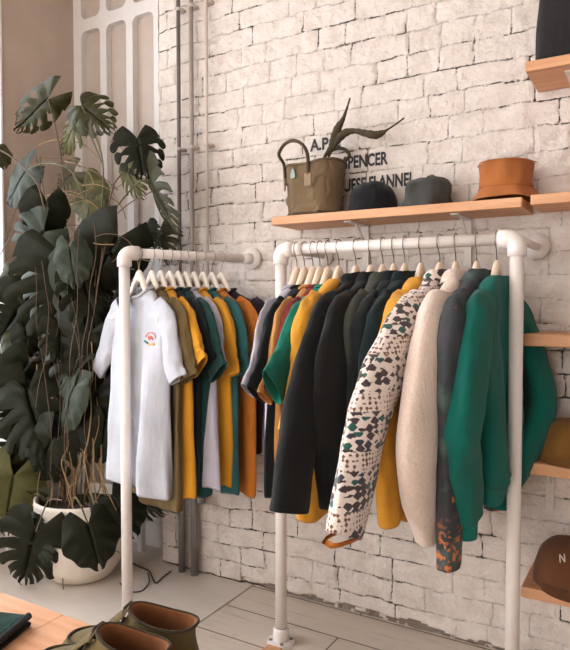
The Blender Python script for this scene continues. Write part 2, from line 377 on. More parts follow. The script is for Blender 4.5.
v = MB(); v.tube([(.0, 0, .345), (.045, -.01, .345)], .012, 12); v.tube([(.05, -.012, .325), (.05, -.012, .365)], .02, 12); v.build('valve', 'steel', p2)
s_ = MB(); s_.tube([(0, -.02, .41), (.002, -.022, .33), (0, -.02, .28)], .0015, 6); s_.tube([(-.02, -.02, .262), (0, -.022, .28), (.022, -.02, .268)], .0015, 6); s_.build('string', 'cream', p1)

# ------------------------------------------------------------------ racks
ZR = 1.356; PR = .0195
def elbow(p, a, b, r=.026):     # a, b: unit vectors out of the elbow
    p, a, b = Vector(p), Vector(a), Vector(b); k = .05
    pts = [p+a*k, p+a*.028]+[p+(a*(1-math.sin(t)) + b*(1-math.cos(t)))*.028 for t in [i*PI/2/6 for i in range(1, 6)]]+[p+b*.028, p+b*k]
    return MB().tube(pts, r, 18)
YR = -.321; XA, XB = -1.117, -.351
rk = empty('clothing_rack', (0, 0, 0)); tag(rk, 'white pipe clothing rack on two posts in front of the brick wall, right one', 'clothing rack')
MB().tube([(XA+.03, YR, ZR), (XB-.03, YR, ZR)], PR-.002, 20).build('rail', 'pipe_white', rk)
MB().tube([(XA+.055, YR, ZR), (XA+.085, YR, ZR)], PR+.003, 20).build('collar_ring', 'pipe_white', rk)
for x, s in ((XA, 1), (XB, -1)):
    MB().tube([(x, YR, 0.005), (x, YR, ZR-.03)], PR, 20).build('post', 'pipe_white', rk)
    elbow((x, YR, ZR), (s, 0, 0), (0, 0, -1)).build('elbow', 'pipe_white', rk)
    MB().lathe([(0, .012), (.045, .012), (.048, .006), (.048, 0)], 28, (x, YR, 0)).build('floor_flange', 'pipe_white', rk)
    MB().lathe([(.026, .012), (.028, .05), (.021, .055)], 24, (x, YR, 0)).build('collar', 'pipe_white', rk)
    for q in range(4):
        MB().lathe([(0, .016), (.006, .015), (.007, .012)], 10, (x+.036*math.cos(q*PI/2+.6), YR+.036*math.sin(q*PI/2+.6), 0)).build('screw', 'steel', rk)
    MB().tube([(x, YR+.01, ZR), (x, -.004, ZR)], .012, 16).build('wall_arm', 'pipe_white', rk)
    MB().tube([(x, -.016, ZR), (x, -.004, ZR)], .042, 24).build('wall_flange', 'pipe_white', rk)
LP = Vector((-1.662, -.502, 0)); LW = Vector((-1.442, 0, 0)); LD = (LW-LP).normalized()
lk = empty('clothing_rack', LP); tag(lk, 'white pipe rack of t-shirts running out from the wall, left one', 'clothing rack')
def L(t, z=ZR): return (LD.x*t, LD.y*t, z)
LL = (LW-LP).length
MB().tube([L(.03), L(LL-.006)], PR-.002, 20).build('rail', 'pipe_white', lk)
MB().tube([(0, 0, .005), (0, 0, ZR-.03)], PR, 20).build('post', 'pipe_white', lk)
elbow((0, 0, ZR), tuple(LD), (0, 0, -1)).build('elbow', 'pipe_white', lk)
MB().tube([L(LL-.05), L(LL-.012)], PR+.004, 20).build('socket', 'pipe_white', lk)
wfl = LW-LP; MB().tube([(wfl.x, -.018+wfl.y, ZR), (wfl.x, -.004+wfl.y, ZR)], .044, 28).build('wall_flange', 'pipe_white', lk)
MB().lathe([(0, .012), (.045, .012), (.048, .006), (.048, 0)], 28).build('floor_flange', 'pipe_white', lk)
MB().lathe([(0, .004), (.006, .004), (.008, 0)], 12, (.02, .02, ZR-.06)).build('screw', 'steel', lk)

# ------------------------------------------------------------------ hangers
def make_hanger(kind):
    t = empty('clothes_hanger')
    top, bot = [], []; N = 22
    rings = []
    for i in range(N+1):
        a = -1+2*i/N; A = a*.172
        z = -.052-.088*(1-math.exp(-(A/.058)**2))-.085*abs(a)
        hgt = .026+.022*math.exp(-(a/.35)**2); th = .009+.003*abs(a); bo = -.022*(a*a)
        rings.append([(A, bo-th, z-hgt), (A, bo-th*1.1, z-hgt*.4), (A, bo-th*.6, z), (A, bo+th*.6, z), (A, bo+th*1.1, z-hgt*.4), (A, bo+th, z-hgt)])
    MB().rings(rings, True, True).build('shoulder_bar', 'hanger_white' if kind == 'w' else 'hanger_wood', t, True, 0, 1)
    pts = [(0, 0, -.06), (0, 0, -.045), (.004, 0, -.036)]
    pts += [(.0235*math.cos(q), 0, .0235*math.sin(q)) for q in [R(a) for a in range(-60, 170, 18)]]
    MB().tube(pts, .0016, 8).build('hook', 'chrome', t)
    return t
HW, HN = make_hanger('w'), make_hanger('n'); used = {'w': False, 'n': False}
def hanger(kind, loc, rz, label, group):
    src = HW if kind == 'w' else HN
    o = src if not used[kind] else copy_tree(src)
    used[kind] = True; o.location = loc; o.rotation_euler = (0, 0, rz); tag(o, label, 'hanger', group); return o

# ------------------------------------------------------------------ garments
def torso(rows, seed, folds=1.0, drop=.03, front=-1, N=44, rowsn=34, nf=3.0, bend=0, neck_open=True):
    """rows: (z, half width, half thickness, a offset, b offset)"""
    R_ = cr(rows, rowsn); rings = []; zt, zb = rows[0][0], rows[-1][0]
    for i, (z, hw, ht, ao, bo) in enumerate(R_):
        f = (zt-z)/(zt-zb); ring = []
        for k in range(N):
            q = 2*PI*k/N; c, s = math.cos(q), math.sin(q)
            a = hw*math.copysign(abs(c)**.85, c); b = ht*math.copysign(abs(s)**.75, s)
            amp = folds*(.004+.021*min(1, f*1.3))
            w = math.sin(a/.25*nf*2.2+seed*1.7+f*1.2)+.6*math.sin(a/.25*nf*4.1+seed*2.9-f)
            b += amp*w*(1-.25*abs(c))*.7 + .006*folds*nz(a*14, z*9, seed+s)
            a += .012*folds*f*nz(z*5, s*2, seed*3.1)
            zz = z
            if front*s > 0: zz -= drop*(1-min(1, f*7))*abs(s)**1.2
            zz += .010*f**6*nz(a*9, seed, s)*2
            ring.append((a+ao, b+bo, zz))
        rings.append(ring)
    last = rings[-1]; inner = [[(x*.97, y*.9+R_[-1][4]*.1, z+.002) for x, y, z in last], [(x*.93, y*.7+R_[-1][4]*.3, z+.06) for x, y, z in last]]
    return MB().rings(rings+inner)
def sleeve(ctrl, seed, n=22, N=20, wr=1.0, inner=True):
    """ctrl: (a, b, z, radius in plane, radius across)"""
    P = cr(ctrl, n); rings = []
    for i, p in enumerate(P):
        q = P[min(i+1, n-1)]-P[max(i-1, 0)]; t = Vector((q[0], q[1], q[2])).normalized()
        u = Vector((t.z, 0, -t.x)).normalized(); w = t.cross(u).normalized(); ring = []
        for k in range(N):
            g = 2*PI*k/N; c, s = math.cos(g), math.sin(g)
            m_ = 1+wr*(.20*nz(i*.33+seed*5, c*1.5, s*1.5)+.17*nz(i*.75, c*2+seed, s*2+3)+.05*math.sin(g*5+seed+i*.15))
            ring.append(tuple(Vector(p[:3])+(u*c*p[3]+w*s*p[4])*m_))
        rings.append(ring)
    if inner:
        cn = Vector(P[-1][:3]); cp = Vector(P[max(0, n-4)][:3])
        rings.append([tuple(cn+(Vector(x)-cn)*.9) for x in rings[-1]])
        rings.append([tuple(cp+(Vector(x)-cn)*.75) for x in rings[-2]])
    return MB().rings(rings)
def torso_rows(hw, ht, hem, hem_hw, thick_hem, nk=-.128, nw=.064, swing=0, bsw=0):
    return [(nk, nw, .03, 0, 0), (nk-.016, nw+.026, .034, 0, 0), (nk-.052, hw*.68, ht*.9, 0, 0), (nk-.10, hw*.93, ht, 0, 0), (nk-.17, hw*1.0, ht*1.05, 0, 0),
            ((nk+hem)/2, (hw+hem_hw)/2, (ht+thick_hem)/2*1.05, swing*.4, bsw*.4), (hem, hem_hw, thick_hem, swing, bsw)]
def tee(name, label, mat, loc, rz, seed, hw=.2, hem=-.87, hem_hw=.19, ht=.022, th=.03, sl=(.335, -.47), slf=None, group='t-shirts', cat='t-shirt', long=False, rib=None, folds=1.0, bsw=0, swing=0, sb=0, sr=(.075, .03)):
    t = empty(name, loc, rz); tag(t, label, cat, group)
    torso(torso_rows(hw, ht, hem, hem_hw, th, swing=swing, bsw=bsw), seed, folds).build('body', mat, t, True, 0, 1)
    for s, e in ((1, sl), (-1, slf or (sl[0]*.96, sl[1]+.01))):
        a0 = hw*.62
        c = [(s*a0, 0, -.192, .045, ht*.8), (s*hw*.92, 0, -.248, .056, ht*1.05), (s*(hw*.9+(e[0]-hw*.9)*.55), sb*.5, (e[1]-.2)/2-.05, sr[0]*.82, sr[1]*.68), (s*e[0], sb, e[1], sr[0]*.88, sr[1]*.55)]
        so = sleeve(c, seed+s*2.2).build('sleeve', mat, t, True, 0, 1)
        if long and rib:
            sleeve([(s*e[0], sb, e[1]+.006, sr[0]*.68, sr[1]), (s*e[0], sb, e[1]-.03, sr[0]*.55, sr[1]*.8), (s*e[0], sb, e[1]-.06, sr[0]*.55, sr[1]*.8)], seed, 8, 20, .2).build('cuff', rib, so, True, 0, 1)
    # ribbed neckband
    ring = []
    for k in range(28):
        q = 2*PI*k/28; c_, s_ = math.cos(q), math.sin(q); zz = -.126-(.034*abs(s_)**1.2 if s_ < 0 else 0)
        ring.append((.071*math.copysign(abs(c_)**.85, c_), .031*math.copysign(abs(s_)**.75, s_), zz))
    ring.append(ring[0]); ring.append(ring[1]); MB().tube(ring, .0055, 8, False).build('neckband', rib or mat, t)
    return t
def jacket(name, label, mat, loc, rz, seed, hw=.225, ht=.03, hem=-.80, hem_hw=.21, th=.04, mid=(.29, -.5), end=(.32, -.76), fend=None, fmid=None, fb=None, r=(.075, .06), rb=(.036, .032), b=(0, 0), collar=True, cuff=None, rib=None, zipper=False, cat='jacket', group='jackets', folds=1.0, wr=1.0, bsw=0, cuffr=.8, swing=0, cmat=None, trim=None):
    t = empty(name, loc, rz); tag(t, label, cat, group)
    torso(torso_rows(hw, ht, hem, hem_hw, th, -.104, .07, swing, bsw), seed, folds).build('body', mat, t, True, 0, 1)
    for s in (1, -1):
        e = end if s > 0 else (fend or (min(end[0], .27), end[1]+.01)); mi = mid if s > 0 else (fmid or (min(mid[0], .26), mid[1]))
        bb = b if s > 0 else (fb or (b[0]*.3, b[1]*.3))
        c = [(s*hw*.6, 0, -.180, .05, ht*.9), (s*hw*.98, bb[0]*.3, -.255, r[0]*.95, ht*1.15), (s*mi[0], bb[0], mi[1], r[0], rb[0]), (s*e[0], bb[1], e[1], r[1], rb[1])]
        so = sleeve(c, seed+s*1.3, 26, 22, wr).build('sleeve', mat, t, True, 0, 1)
        if rib: 
            sleeve([(s*e[0], bb[1], e[1]+.008, r[1]*1.0, rb[1]), (s*e[0], bb[1], e[1]-.012, r[1]*cuffr, rb[1]*.8), (s*e[0], bb[1], e[1]-.055, r[1]*cuffr*.92, rb[1]*.8)], seed, 8, 22, .25).build('cuff', rib, so, True, 0, 1)
        if trim:
            sleeve([(s*e[0], bb[1], e[1]+.004, r[1]*1.03, rb[1]*1.03), (s*e[0], bb[1], e[1]-.003, r[1]*1.02, rb[1]*1.02)], seed, 3, 22, .6).build('cuff_binding', trim, so)
    if rib:
        rw = [(hem+.01, hem_hw, th, swing, bsw), (hem-.02, hem_hw*.93, th*.85, swing, bsw), (hem-.055, hem_hw*.9, th*.8, swing, bsw)]
        torso(rw, seed+.0, folds*.3, 0, rowsn=8).build('hem_band', rib, t, True, 0, 1)
    if collar:
        rg = []
        for i, (dz, k_) in enumerate(((0, 1.12), (.014, 1.03), (.028, .99), (.032, .90), (.02, .86), (-.01, .9))):
            ring = []
            for k in range(28):
                q = 2*PI*k/28; c_, s_ = math.cos(q), math.sin(q)
                dip = .025*max(0, -s_); ring.append((.078*k_*math.copysign(abs(c_)**.9, c_), .038*k_*math.copysign(abs(s_)**.8, s_), -.114+dz*(1-.3*max(0, -s_))-dip+.006*nz(k*.4, dz*30, seed)))
            rg.append(ring)
        MB().rings(rg).build('collar', cmat or mat, t, True, 0, 1)
    if zipper:
        MB().tube([(.0, -.034, -.12), (.0, -ht*1.2-.012, -.3), (.0, -th-.014, hem+.02)], .003, 6).build('zipper', 'cable_black', t)
    return t

# left rail: t-shirts, front to back
LR = math.atan2(-LD.x, LD.y)     # local x points to the near right, local y along the rail to the wall
lx = [139.5, 152, 161, 170, 178.5, 186, 194, 203, 212, 221]
def rail_t(px):
    lo, hi = 0, LL
    for _ in range(40):
        m_ = (lo+hi)/2; P = LP+LD*m_; d = P-Vector((0, CY, 0)); D = d.x*-math.sin(TH)+d.y*math.cos(TH); X = d.x*math.cos(TH)+d.y*math.sin(TH)
        if 285+640*X/D < px: lo = m_
        else: hi = m_
    return lo
tees = [
 ('white', 'white_tee', 'light grey marl t-shirt with small chest print, front of the left rail', dict(hw=.195, hem=-.86, hem_hw=.185, sl=(.25, -.44), slf=(.33, -.45), sr=(.058, .036), ht=.026, th=.044, folds=1.7)),
 ('olive', 'olive', 'olive brown t-shirt directly behind the light grey one', dict(hw=.215, hem=-.92, hem_hw=.2, sl=(.26, -.44))),
 ('mustard', 'mustard', 'mustard t-shirt between the olive brown and the near-black one', dict(hw=.22, hem=-.87, hem_hw=.215, sl=(.29, -.40))),
 ('navy', 'navy', 'near-black t-shirt just behind the foremost mustard t-shirt', dict(hw=.22, hem=-.86, hem_hw=.2, sl=(.26, -.40))),
 ('bottle', 'bottle', 'dark green t-shirt with wide sleeve, fifth from the front of the left rail', dict(hw=.23, hem=-.87, hem_hw=.215, sl=(.305, -.42), sr=(.075, .03))),
 ('lavender', 'lavender', 'pale lilac grey t-shirt behind the dark green one', dict(hw=.225, hem=-.85, hem_hw=.255, sl=(.25, -.42))),
 ('mustard', 'mustard', 'second mustard t-shirt, behind the pale lilac grey one', dict(hw=.235, hem=-.85, hem_hw=.245, sl=(.26, -.44))),
 ('teal', 'teal', 'grey teal t-shirt behind the second mustard t-shirt', dict(hw=.24, hem=-.875, hem_hw=.25, sl=(.27, -.44))),
 ('rust', 'rust', 'rust orange t-shirt next to the purple one near the wall', dict(hw=.245, hem=-.90, hem_hw=.255, sl=(.26, -.40))),
 ('plum', 'plum', 'dark purple t-shirt, last on the left rail by the wall', dict(hw=.26, hem=-.75, hem_hw=.225, sl=(.33, -.42)))]
tl = []
for i, ((c_, mt, lab, kw), px) in enumerate(zip(tees, lx)):
    P = LP+LD*rail_t(px); yaw = LR+R([7, 3, 1, 2, 0, -1, 1, 2, 7, 15][i])
    hanger('w', (P.x, P.y, ZR+.0), yaw, 'white hanger holding the '+lab.split(',')[0].split(' behind')[0].split(' directly')[0].split(' just')[0].split(' between')[0].split(' next')[0].split(' with')[0]+{2: ' nearest the post', 6: ' nearer the wall'}.get(i, '')+' on the left rail', 'hangers on the left rail')
    tl.append(tee('t_shirt', lab, mt, (P.x, P.y, ZR), yaw, i*1.9+.3, group='t-shirts on the left rail', **kw))
# chest print on the front t-shirt (lies on the cloth, front is local -y)
pr = MB()
T0 = tl[0]
def onfront(a, z, k=-.034): 
    # fitted to the cloth after evaluation
    dg = bpy.context.evaluated_depsgraph_get(); o = [c for c in T0.children if c.name.startswith('body')][0].evaluated_get(dg)
    ok, loc, nrm, _ = o.ray_cast(Vector((a, -.5, z)), Vector((0, 1, 0)))
    return Vector((a, loc.y-.0012, z)) if ok else Vector((a, k, z))
bpy.context.view_layer.update()
ac, zc = .122, -.305
arc = [onfront(ac+.030*math.cos(q), zc+.022*math.sin(q)) for q in [R(a) for a in range(15, 170, 14)]]
MB().tube(arc, .0018, 6).build('printed_arc', 'red_print', T0)
MB().tube([onfront(ac+x, zc+.004+.006*math.sin(x*400)) for x in np.linspace(-.012, .014, 8)], .0028, 6).build('printed_figure', 'red_print', T0)
MB().tube([onfront(ac+x, zc-.010-.25*(x+.03)) for x in np.linspace(-.034, -.008, 5)], .0035, 6).build('printed_stroke', 'green_print', T0)
MB().tube([onfront(ac+x, zc-.018) for x in np.linspace(-.004, .026, 5)], .0035, 6).build('printed_stroke', 'gold_print', T0)

# right rail
RZ = -PI/2     # local x -> towards the camera (-Y), local y -> +X
def place(fn, px, yaw, hl, name, label, mat, seed, **kw):
    X = at(px, 243, 1, YR).x; rz = RZ+R(yaw)
    hanger('n', (X, YR, ZR), rz, hl, 'hangers on the right rail')
    return fn(name, label, mat, (X, YR, ZR), rz, seed, **kw)
g1 = 'tops at the left end of the right rail'; g2 = 'jackets and sweatshirts on the right rail'
place(tee, 297, 0, 'pale wooden hanger of the pale lilac top by the left elbow', 'long_sleeve_top', 'pale lilac grey top with long sleeve, leftmost on the right rail', 'lavender', 1.1, cat='top', hem=-.76, hem_hw=.215, hw=.2, sl=(.30, -.44), sr=(.045, .022), group=g1, th=.024, ht=.02)
place(tee, 304.5, 0, 'wooden hanger of the black top beside the pale lilac one', 'top', 'plain black top hanging right beside the pale lilac one', 'navy', 2.3, cat='top', hem=-.79, hem_hw=.22, hw=.2, sl=(.30, -.45), sr=(.06, .026), group=g1, th=.026)
place(tee, 313, 0, 'wooden hanger of the tan orange top', 'top', 'tan orange top showing as a thin strip beside the maroon one', 'tan', 3.1, cat='top', hem=-.70, hem_hw=.2, hw=.2, sl=(.30, -.46), sr=(.05, .022), group=g1)
place(tee, 320, 0, 'wooden hanger of the maroon top', 'top', 'maroon red top squeezed between tan orange and emerald tops', 'maroon', 4.7, cat='top', hem=-.72, hem_hw=.2, hw=.2, sl=(.31, -.44), sr=(.05, .022), group=g1)
place(tee, 328, 0, 'wooden hanger of the emerald t-shirt', 't_shirt', 'emerald green t-shirt with flared short sleeve on the right rail', 'emerald', 5.2, hem=-.72, hem_hw=.2, hw=.21, sl=(.35, -.42), sr=(.080, .034), group=g1, ht=.026)
place(jacket, 339, 0, 'wooden hanger of the mustard sweatshirt by the emerald t-shirt', 'sweatshirt', 'mustard sweatshirt half hidden between emerald t-shirt and black jacket', 'mustard_sweat', 6.4, cat='sweatshirt', group=g2, hem=-.83, hem_hw=.235, hw=.22, mid=(.235, -.38), end=(.32, -.55), r=(.065, .04), rib=None, collar=False, th=.04)
place(jacket, 356, 0, 'wooden hanger of the leftmost black jacket', 'jacket', 'black fleece jacket with wide sleeve, left of the two black ones', 'black', 7.7, group=g2, hem=-.62, hem_hw=.2, hw=.225, mid=(.345, -.46), end=(.42, -.735), r=(.08, .075), rb=(.045, .045), wr=.6)
place(jacket, 371, 0, 'wooden hanger of the second black jacket', 'jacket', 'black zip jacket beside the grey olive jacket, right of two', 'black2', 8.3, group=g2, hem=-.66, hem_hw=.22, hw=.23, mid=(.28, -.46), end=(.26, -.75), r=(.085, .055), rb=(.05, .036), wr=.7, zipper=True)
place(jacket, 383, 0, 'wooden hanger of the grey olive jacket', 'jacket', 'grey olive jacket with long narrow sleeve in mid rail', 'greyolive', 9.1, group=g2, hem=-.70, hem_hw=.21, hw=.215, mid=(.235, -.5), end=(.285, -.80), r=(.055, .05), rb=(.034, .034), wr=.8)
place(jacket, 394, 0, 'wooden hanger of the dark green jacket with turned-up collar', 'jacket', 'dark green fleece jacket right of the grey olive jacket', 'darkforest', 10.6, group=g2, hem=-.66, hem_hw=.2, hw=.215, mid=(.235, -.46), end=(.235, -.66), r=(.065, .05), rb=(.036, .034))
place(jacket, 405, 0, 'wooden hanger of the dark green sweatshirt beside the mustard one', 'sweatshirt', 'dark green sweatshirt just left of the bright mustard sweatshirt', 'forest', 11.2, cat='sweatshirt', group=g2, hem=-.66, hem_hw=.2, hw=.22, mid=(.26, -.46), end=(.265, -.66), r=(.06, .05), rb=(.036, .034))
place(jacket, 421, 0, 'wooden hanger of the mustard sweatshirt by the patterned fleece', 'sweatshirt', 'bright mustard sweatshirt tucked behind the patterned fleece jacket', 'mustard_sweat', 12.9, cat='sweatshirt', group=g2, hem=-.78, hem_hw=.2, hw=.225, ht=.034, mid=(.275, -.5), end=(.24, -.78), r=(.06, .045), rb=(.036, .03), collar=False)
place(jacket, 440, -8, 'wooden hanger of the patterned fleece jacket', 'fleece_jacket', 'cream fleece jacket with rows of dark geometric pattern', 'print_fleece', 13.4, cat='fleece jacket', group=g2, hem=-.70, hem_hw=.22, hw=.225, ht=.036, mid=(.375, -.42), end=(.515, -.735), r=(.075, .066), rb=(.046, .032), trim='rust', wr=.8, zipper=True)
place(jacket, 456, 0, 'wooden hanger of the pale pink teddy jacket', 'fleece_jacket', 'pale pink teddy fleece jacket with full rounded sleeve', 'sherpa', 14.2, cat='fleece jacket', group=g2, hem=-.66, hem_hw=.2, hw=.21, ht=.04, mid=(.335, -.56), end=(.225, -.79), r=(.085, .058), rb=(.048, .036), wr=.4)
place(jacket, 477, 0, 'wooden hanger of the dark printed jacket', 'jacket', 'dark grey abstract print jacket with orange flecks at the cuff', 'camo', 15.7, group=g2, hem=-.62, hem_hw=.2, hw=.235, ht=.034, mid=(.265, -.5), end=(.255, -.86), r=(.065, .048), rb=(.034, .03), wr=.7)
sw = place(jacket, 497, -2, 'wooden hanger of the bright green sweatshirt by the right post', 'sweatshirt', 'bright green sweatshirt with ribbed cuffs at the right post', 'green_sweat', 16.3, cat='sweatshirt', group=g2, hem=-.665, hem_hw=.2, hw=.2, ht=.036, th=.042, mid=(.265, -.50), end=(.215, -.735), fmid=(.21, -.5), fend=(.045, -.722), fb=(.085, .012), b=(-.01, -.02), r=(.072, .058), rb=(.046, .042), rib='green_rib', collar=False, wr=.9, folds=1.2, cuffr=.66, bsw=.012, swing=-.03)

# ------------------------------------------------------------------ shelves
def bracket(t, x, zb, depth=.17, drop=.16):
    b = MB(); b.box(x-.014, x+.014, -depth, -.004, zb-.004, zb); b.box(x-.012, x+.012, -.010, -.004, zb-drop, zb)
    b.rings([[(x-.004, -.01, zb-.075), (x+.004, -.01, zb-.075), (x+.004, -.01, zb-.068), (x-.004, -.01, zb-.068)], [(x-.004, -.10, zb-.004), (x+.004, -.10, zb-.004), (x+.004, -.092, zb-.003), (x-.004, -.092, zb-.003)]], True, True)
    b.build('bracket', 'bracket', t, False)
def shelf(label, x0, x1, zb, zt, dep, brs, grp='wooden wall shelves'):
    t = empty('wall_shelf', (x0, -.0, zb)); t.location = (0, 0, 0); tag(t, label, 'shelf', grp)
    MB().box(x0, x1, -dep, -.004, zb, zt).build('board', 'shelf_wood', t, False, .003)
    for x in brs: bracket(t, x, zb)
    return t
xb1 = at(366, 240, 1, -.006).x; xb2 = at(468, 240, 1, -.006).x
shelf('long wooden wall shelf holding the canvas bag and three hats', -1.232, -.362, 1.459, 1.489, .2, (xb1, xb2))
shelf('short wooden shelf continuing right of the long hat shelf', -.338, .6, 1.463, 1.493, .2, (-.2, .3))
shelf('topmost wooden shelf at upper right under the dark bag', -.353, .6, 1.845, 1.874, .22, (-.24, .3))
shelf('empty-looking short wooden shelf above the ochre cap, below the long hat shelf', -.35, .6, 1.05, 1.086, .22, (-.2, .3))
shelf('wooden shelf under the ochre cap, right of the green sweatshirt', -.346, .6, .673, .708, .22, (-.3, .3))
shelf('lowest wooden shelf, under the brown lettered cap', -.347, .6, .303, .335, .22, (-.2, .3))

# ------------------------------------------------------------------ lettering on the wall
def letters(txt, x0, x1, z0, z1, name='wall_lettering'):
    cu = bpy.data.curves.new('t', 'FONT'); cu.body = txt; cu.size = 1; cu.offset = .034; cu.extrude = 0; cu.resolution_u = 3
    o = bpy.data.objects.new('t', cu); col.objects.link(o); bpy.context.view_layer.update()
    me = bpy.data.meshes.new_from_object(o.evaluated_get(bpy.context.evaluated_depsgraph_get())); bpy.data.objects.remove(o)
    import bmesh
    bm = bmesh.new(); bm.from_mesh(me); bmesh.ops.remove_doubles(bm, verts=bm.verts, dist=.0005)
    xs = [v.co.x for v in bm.verts]; ys = [v.co.y for v in bm.verts]; a, b_, c, d = min(xs), max(xs), min(ys), max(ys)
    for v in bm.verts: v.co = Vector((x0+(v.co.x-a)/(b_-a)*(x1-x0), 0, z0+(v.co.y-c)/(d-c)*(z1-z0)))
    for _ in range(7):
        es = [e for e in bm.edges if e.calc_length() > .006]
        if not es: break
        bmesh.ops.subdivide_edges(bm, edges=es, cuts=1); bmesh.ops.triangulate(bm, faces=bm.faces)
    P = np.array([(v.co.x, v.co.z) for v in bm.verts]); hs = np.zeros(len(P))
    for dx in (-.004, 0, .004):
        for dz in (-.004, 0, .004):
            h_, _ = wall_relief(P[:, 0]+dx, P[:, 1]+dz); hs = np.maximum(hs, h_) if (dx, dz) != (-.004, -.004) else h_
    for v, h_ in zip(bm.verts, hs): v.co.y = -h_-.0012
    m2 = bpy.data.meshes.new(name); bm.to_mesh(m2); bm.free(); ob = bpy.data.objects.new(name, m2); col.objects.link(ob); m2.materials.append(M['ink'])
    return ob
tag(letters('A.P.C', -1.178, -1.048, 1.757, 1.804), 'black painted letters A.P. on the brick above the canvas bag', 'lettering')
tag(letters('SPENCER', -1.037, -.858, 1.674, 1.722), 'black painted word SPENCER on the white brick wall', 'lettering')
tag(letters('PORTUGUESE FLANNEL', -1.20, -.758, 1.590, 1.639), 'black painted words ending ESE FLANNEL, lowest line above the caps', 'lettering')

# ------------------------------------------------------------------ canvas bag
ZS = 1.489
def make_bag():
    x0 = at(284, 212, 1, -.10).x; x1 = at(346, 208, 1, -.10).x; cx_ = (x0+x1)/2; hw = (x1-x0)/2*.88
    t = empty('canvas_bag', (cx_, -.100, ZS), R(-14)); tag(t, 'khaki canvas bucket bag with two leather loop handles on the shelf', 'bag')
    hb = .19; rings = []; N = 40
    for i in range(17):
        f = i/16; z = f*hb; k = .93+.1*f-.05*math.sin(f*PI)
        rings.append([((hw*k*math.copysign(abs(math.cos(q))**.8, math.cos(q)))+.014*nz(f*4, math.cos(q)*2.6, math.sin(q)*2.6), (.078*k*math.copysign(abs(math.sin(q))**.8, math.sin(q)))+.024*nz(f*4.5+9, math.cos(q)*3.2, math.sin(q)*3), z+.006*f*math.cos(q*2)) for q in [2*PI*j_/N for j_ in range(N)]])
    rings.append([(x*.96, y*.95, z-.004) for x, y, z in rings[16]]); rings.append([(x*.9, y*.88, .03) for x, y, z in rings[16]])
    base = [[(x*.3, y*.3, .002) for x, y, z in rings[0]]]
    MB().rings(base+rings).build('body', 'khaki', t, True, 0, 1)
    MB().tube([rings[16][k % N] for k in range(N+2)], .004, 8, False).build('rim_binding', 'khaki', t)
    MB().rings([[(x*1.012, y*1.02, z+.001) for x, y, z in rings[k]] for k in (0, 1)]).build('base_band', 'khaki_dark', t)
    for s, lab in ((-1, 'f'), (1, 'b')):
        y0 = s*.078; xm = s*.20*hw; hh_ = hw*.58; pts = [(xm-hh_, y0, .12), (xm-hh_*1.05, y0*1.06, .17), (xm-hh_*1.12, y0*1.15, .20)] + [(xm-hh_*1.08*math.cos(a), y0*(1.15+.15*math.sin(a)), .205+.060*math.sin(a)) for a in [R(20*i) for i in range(1, 9)]] + [(xm+hh_*1.08, y0*1.12, .19), (xm+hh_, y0*1.05, .17), (xm+hh_, y0, .12)]
        def sy(x, k=1.0): return s*.080*k*max(.05, 1-abs(x/(hw*1.02))**2.5)**.4
        pts[0] = (xm-hh_, sy(xm-hh_), .12); pts[1] = (xm-hh_, sy(xm-hh_, 1.06), .17); pts[-1] = (xm+hh_, sy(xm+hh_), .12); pts[-2] = (xm+hh_, sy(xm+hh_, 1.05), .17); pts[2] = (xm-hh_*1.05, sy(xm-hh_, 1.1), .2); pts[-3] = (xm+hh_*1.05, sy(xm+hh_, 1.1), .2)
        P = cr(pts, 40); hd = MB().tube([tuple(p) for p in P], .0062, 10).build('handle', 'khaki_dark', t)
        for xx in (xm-hh_, xm+hh_):
            yc = sy(xx, 1.03); sl_ = (sy(xx+.008)-sy(xx-.008))/.016; nx_ = .014/math.sqrt(1+sl_*sl_); ny_ = nx_*sl_; ox, oy = -sl_*.004*s*s, s*.005
            MB().rings([[(xx-nx_, yc-ny_, z), (xx+nx_, yc+ny_, z), (xx+nx_, yc+ny_+oy, z), (xx-nx_, yc-ny_+oy, z)] for z in (.10, .145)], True, True).build('leather_tab', 'leather_tab', hd, False, .0015)
    MB().add([(-.034, -.0895, .135), (-.012, -.0895, .135), (-.012, -.0895, .150), (-.019, -.090, .168), (-.027, -.090, .168), (-.034, -.0895, .150)], [(0, 1, 2, 3, 4, 5)]).build('fabric_label', 'brand_teal', t, False, 0, 0, .002)
    return t, cx_
bag, bcx = make_bag()
# dried stems rising out of the bag
t = empty('dried_stem', tuple(at(322, 160, 1, -.09))); tag(t, 'dried brown pod stems sticking up out of the canvas bag', 'dried plant'); o0 = t.location.copy()
def dp(px, py, y=-.09): return tuple(at(px, py, 1, y)-o0)
P = cr([(*dp(320, 172), .004), (*dp(324, 158), .004), (*dp(331, 148), .009), (*dp(334, 140), .012), (*dp(338, 128), .011), (*dp(343, 119), .006), (*dp(347, 108), .003), (*dp(350, 98), .0022)], 40)
MB().tube([p[:3] for p in P], [max(.002, p[3]*1.3*(1+.08*math.sin(i*2.1))) for i, p in enumerate(P)], 12).build('upright_pod', 'stalk_olive', t)
P = cr([(*dp(326, 163, -.07), .003), (*dp(331, 152), .004), (*dp(337, 141), .010), (*dp(345, 133), .011), (*dp(355, 131), .007), (*dp(364, 133), .009), (*dp(375, 135), .011), (*dp(382, 133), .008), (*dp(387, 130), .003), (*dp(396, 124), .0025), (*dp(404, 118), .002)], 56)
MB().tube([p[:3] for p in P], [max(.002, p[3]*1.3*(1+.08*math.sin(i*1.9))) for i, p in enumerate(P)], 12).build('leaning_pod', 'stalk_olive', t)

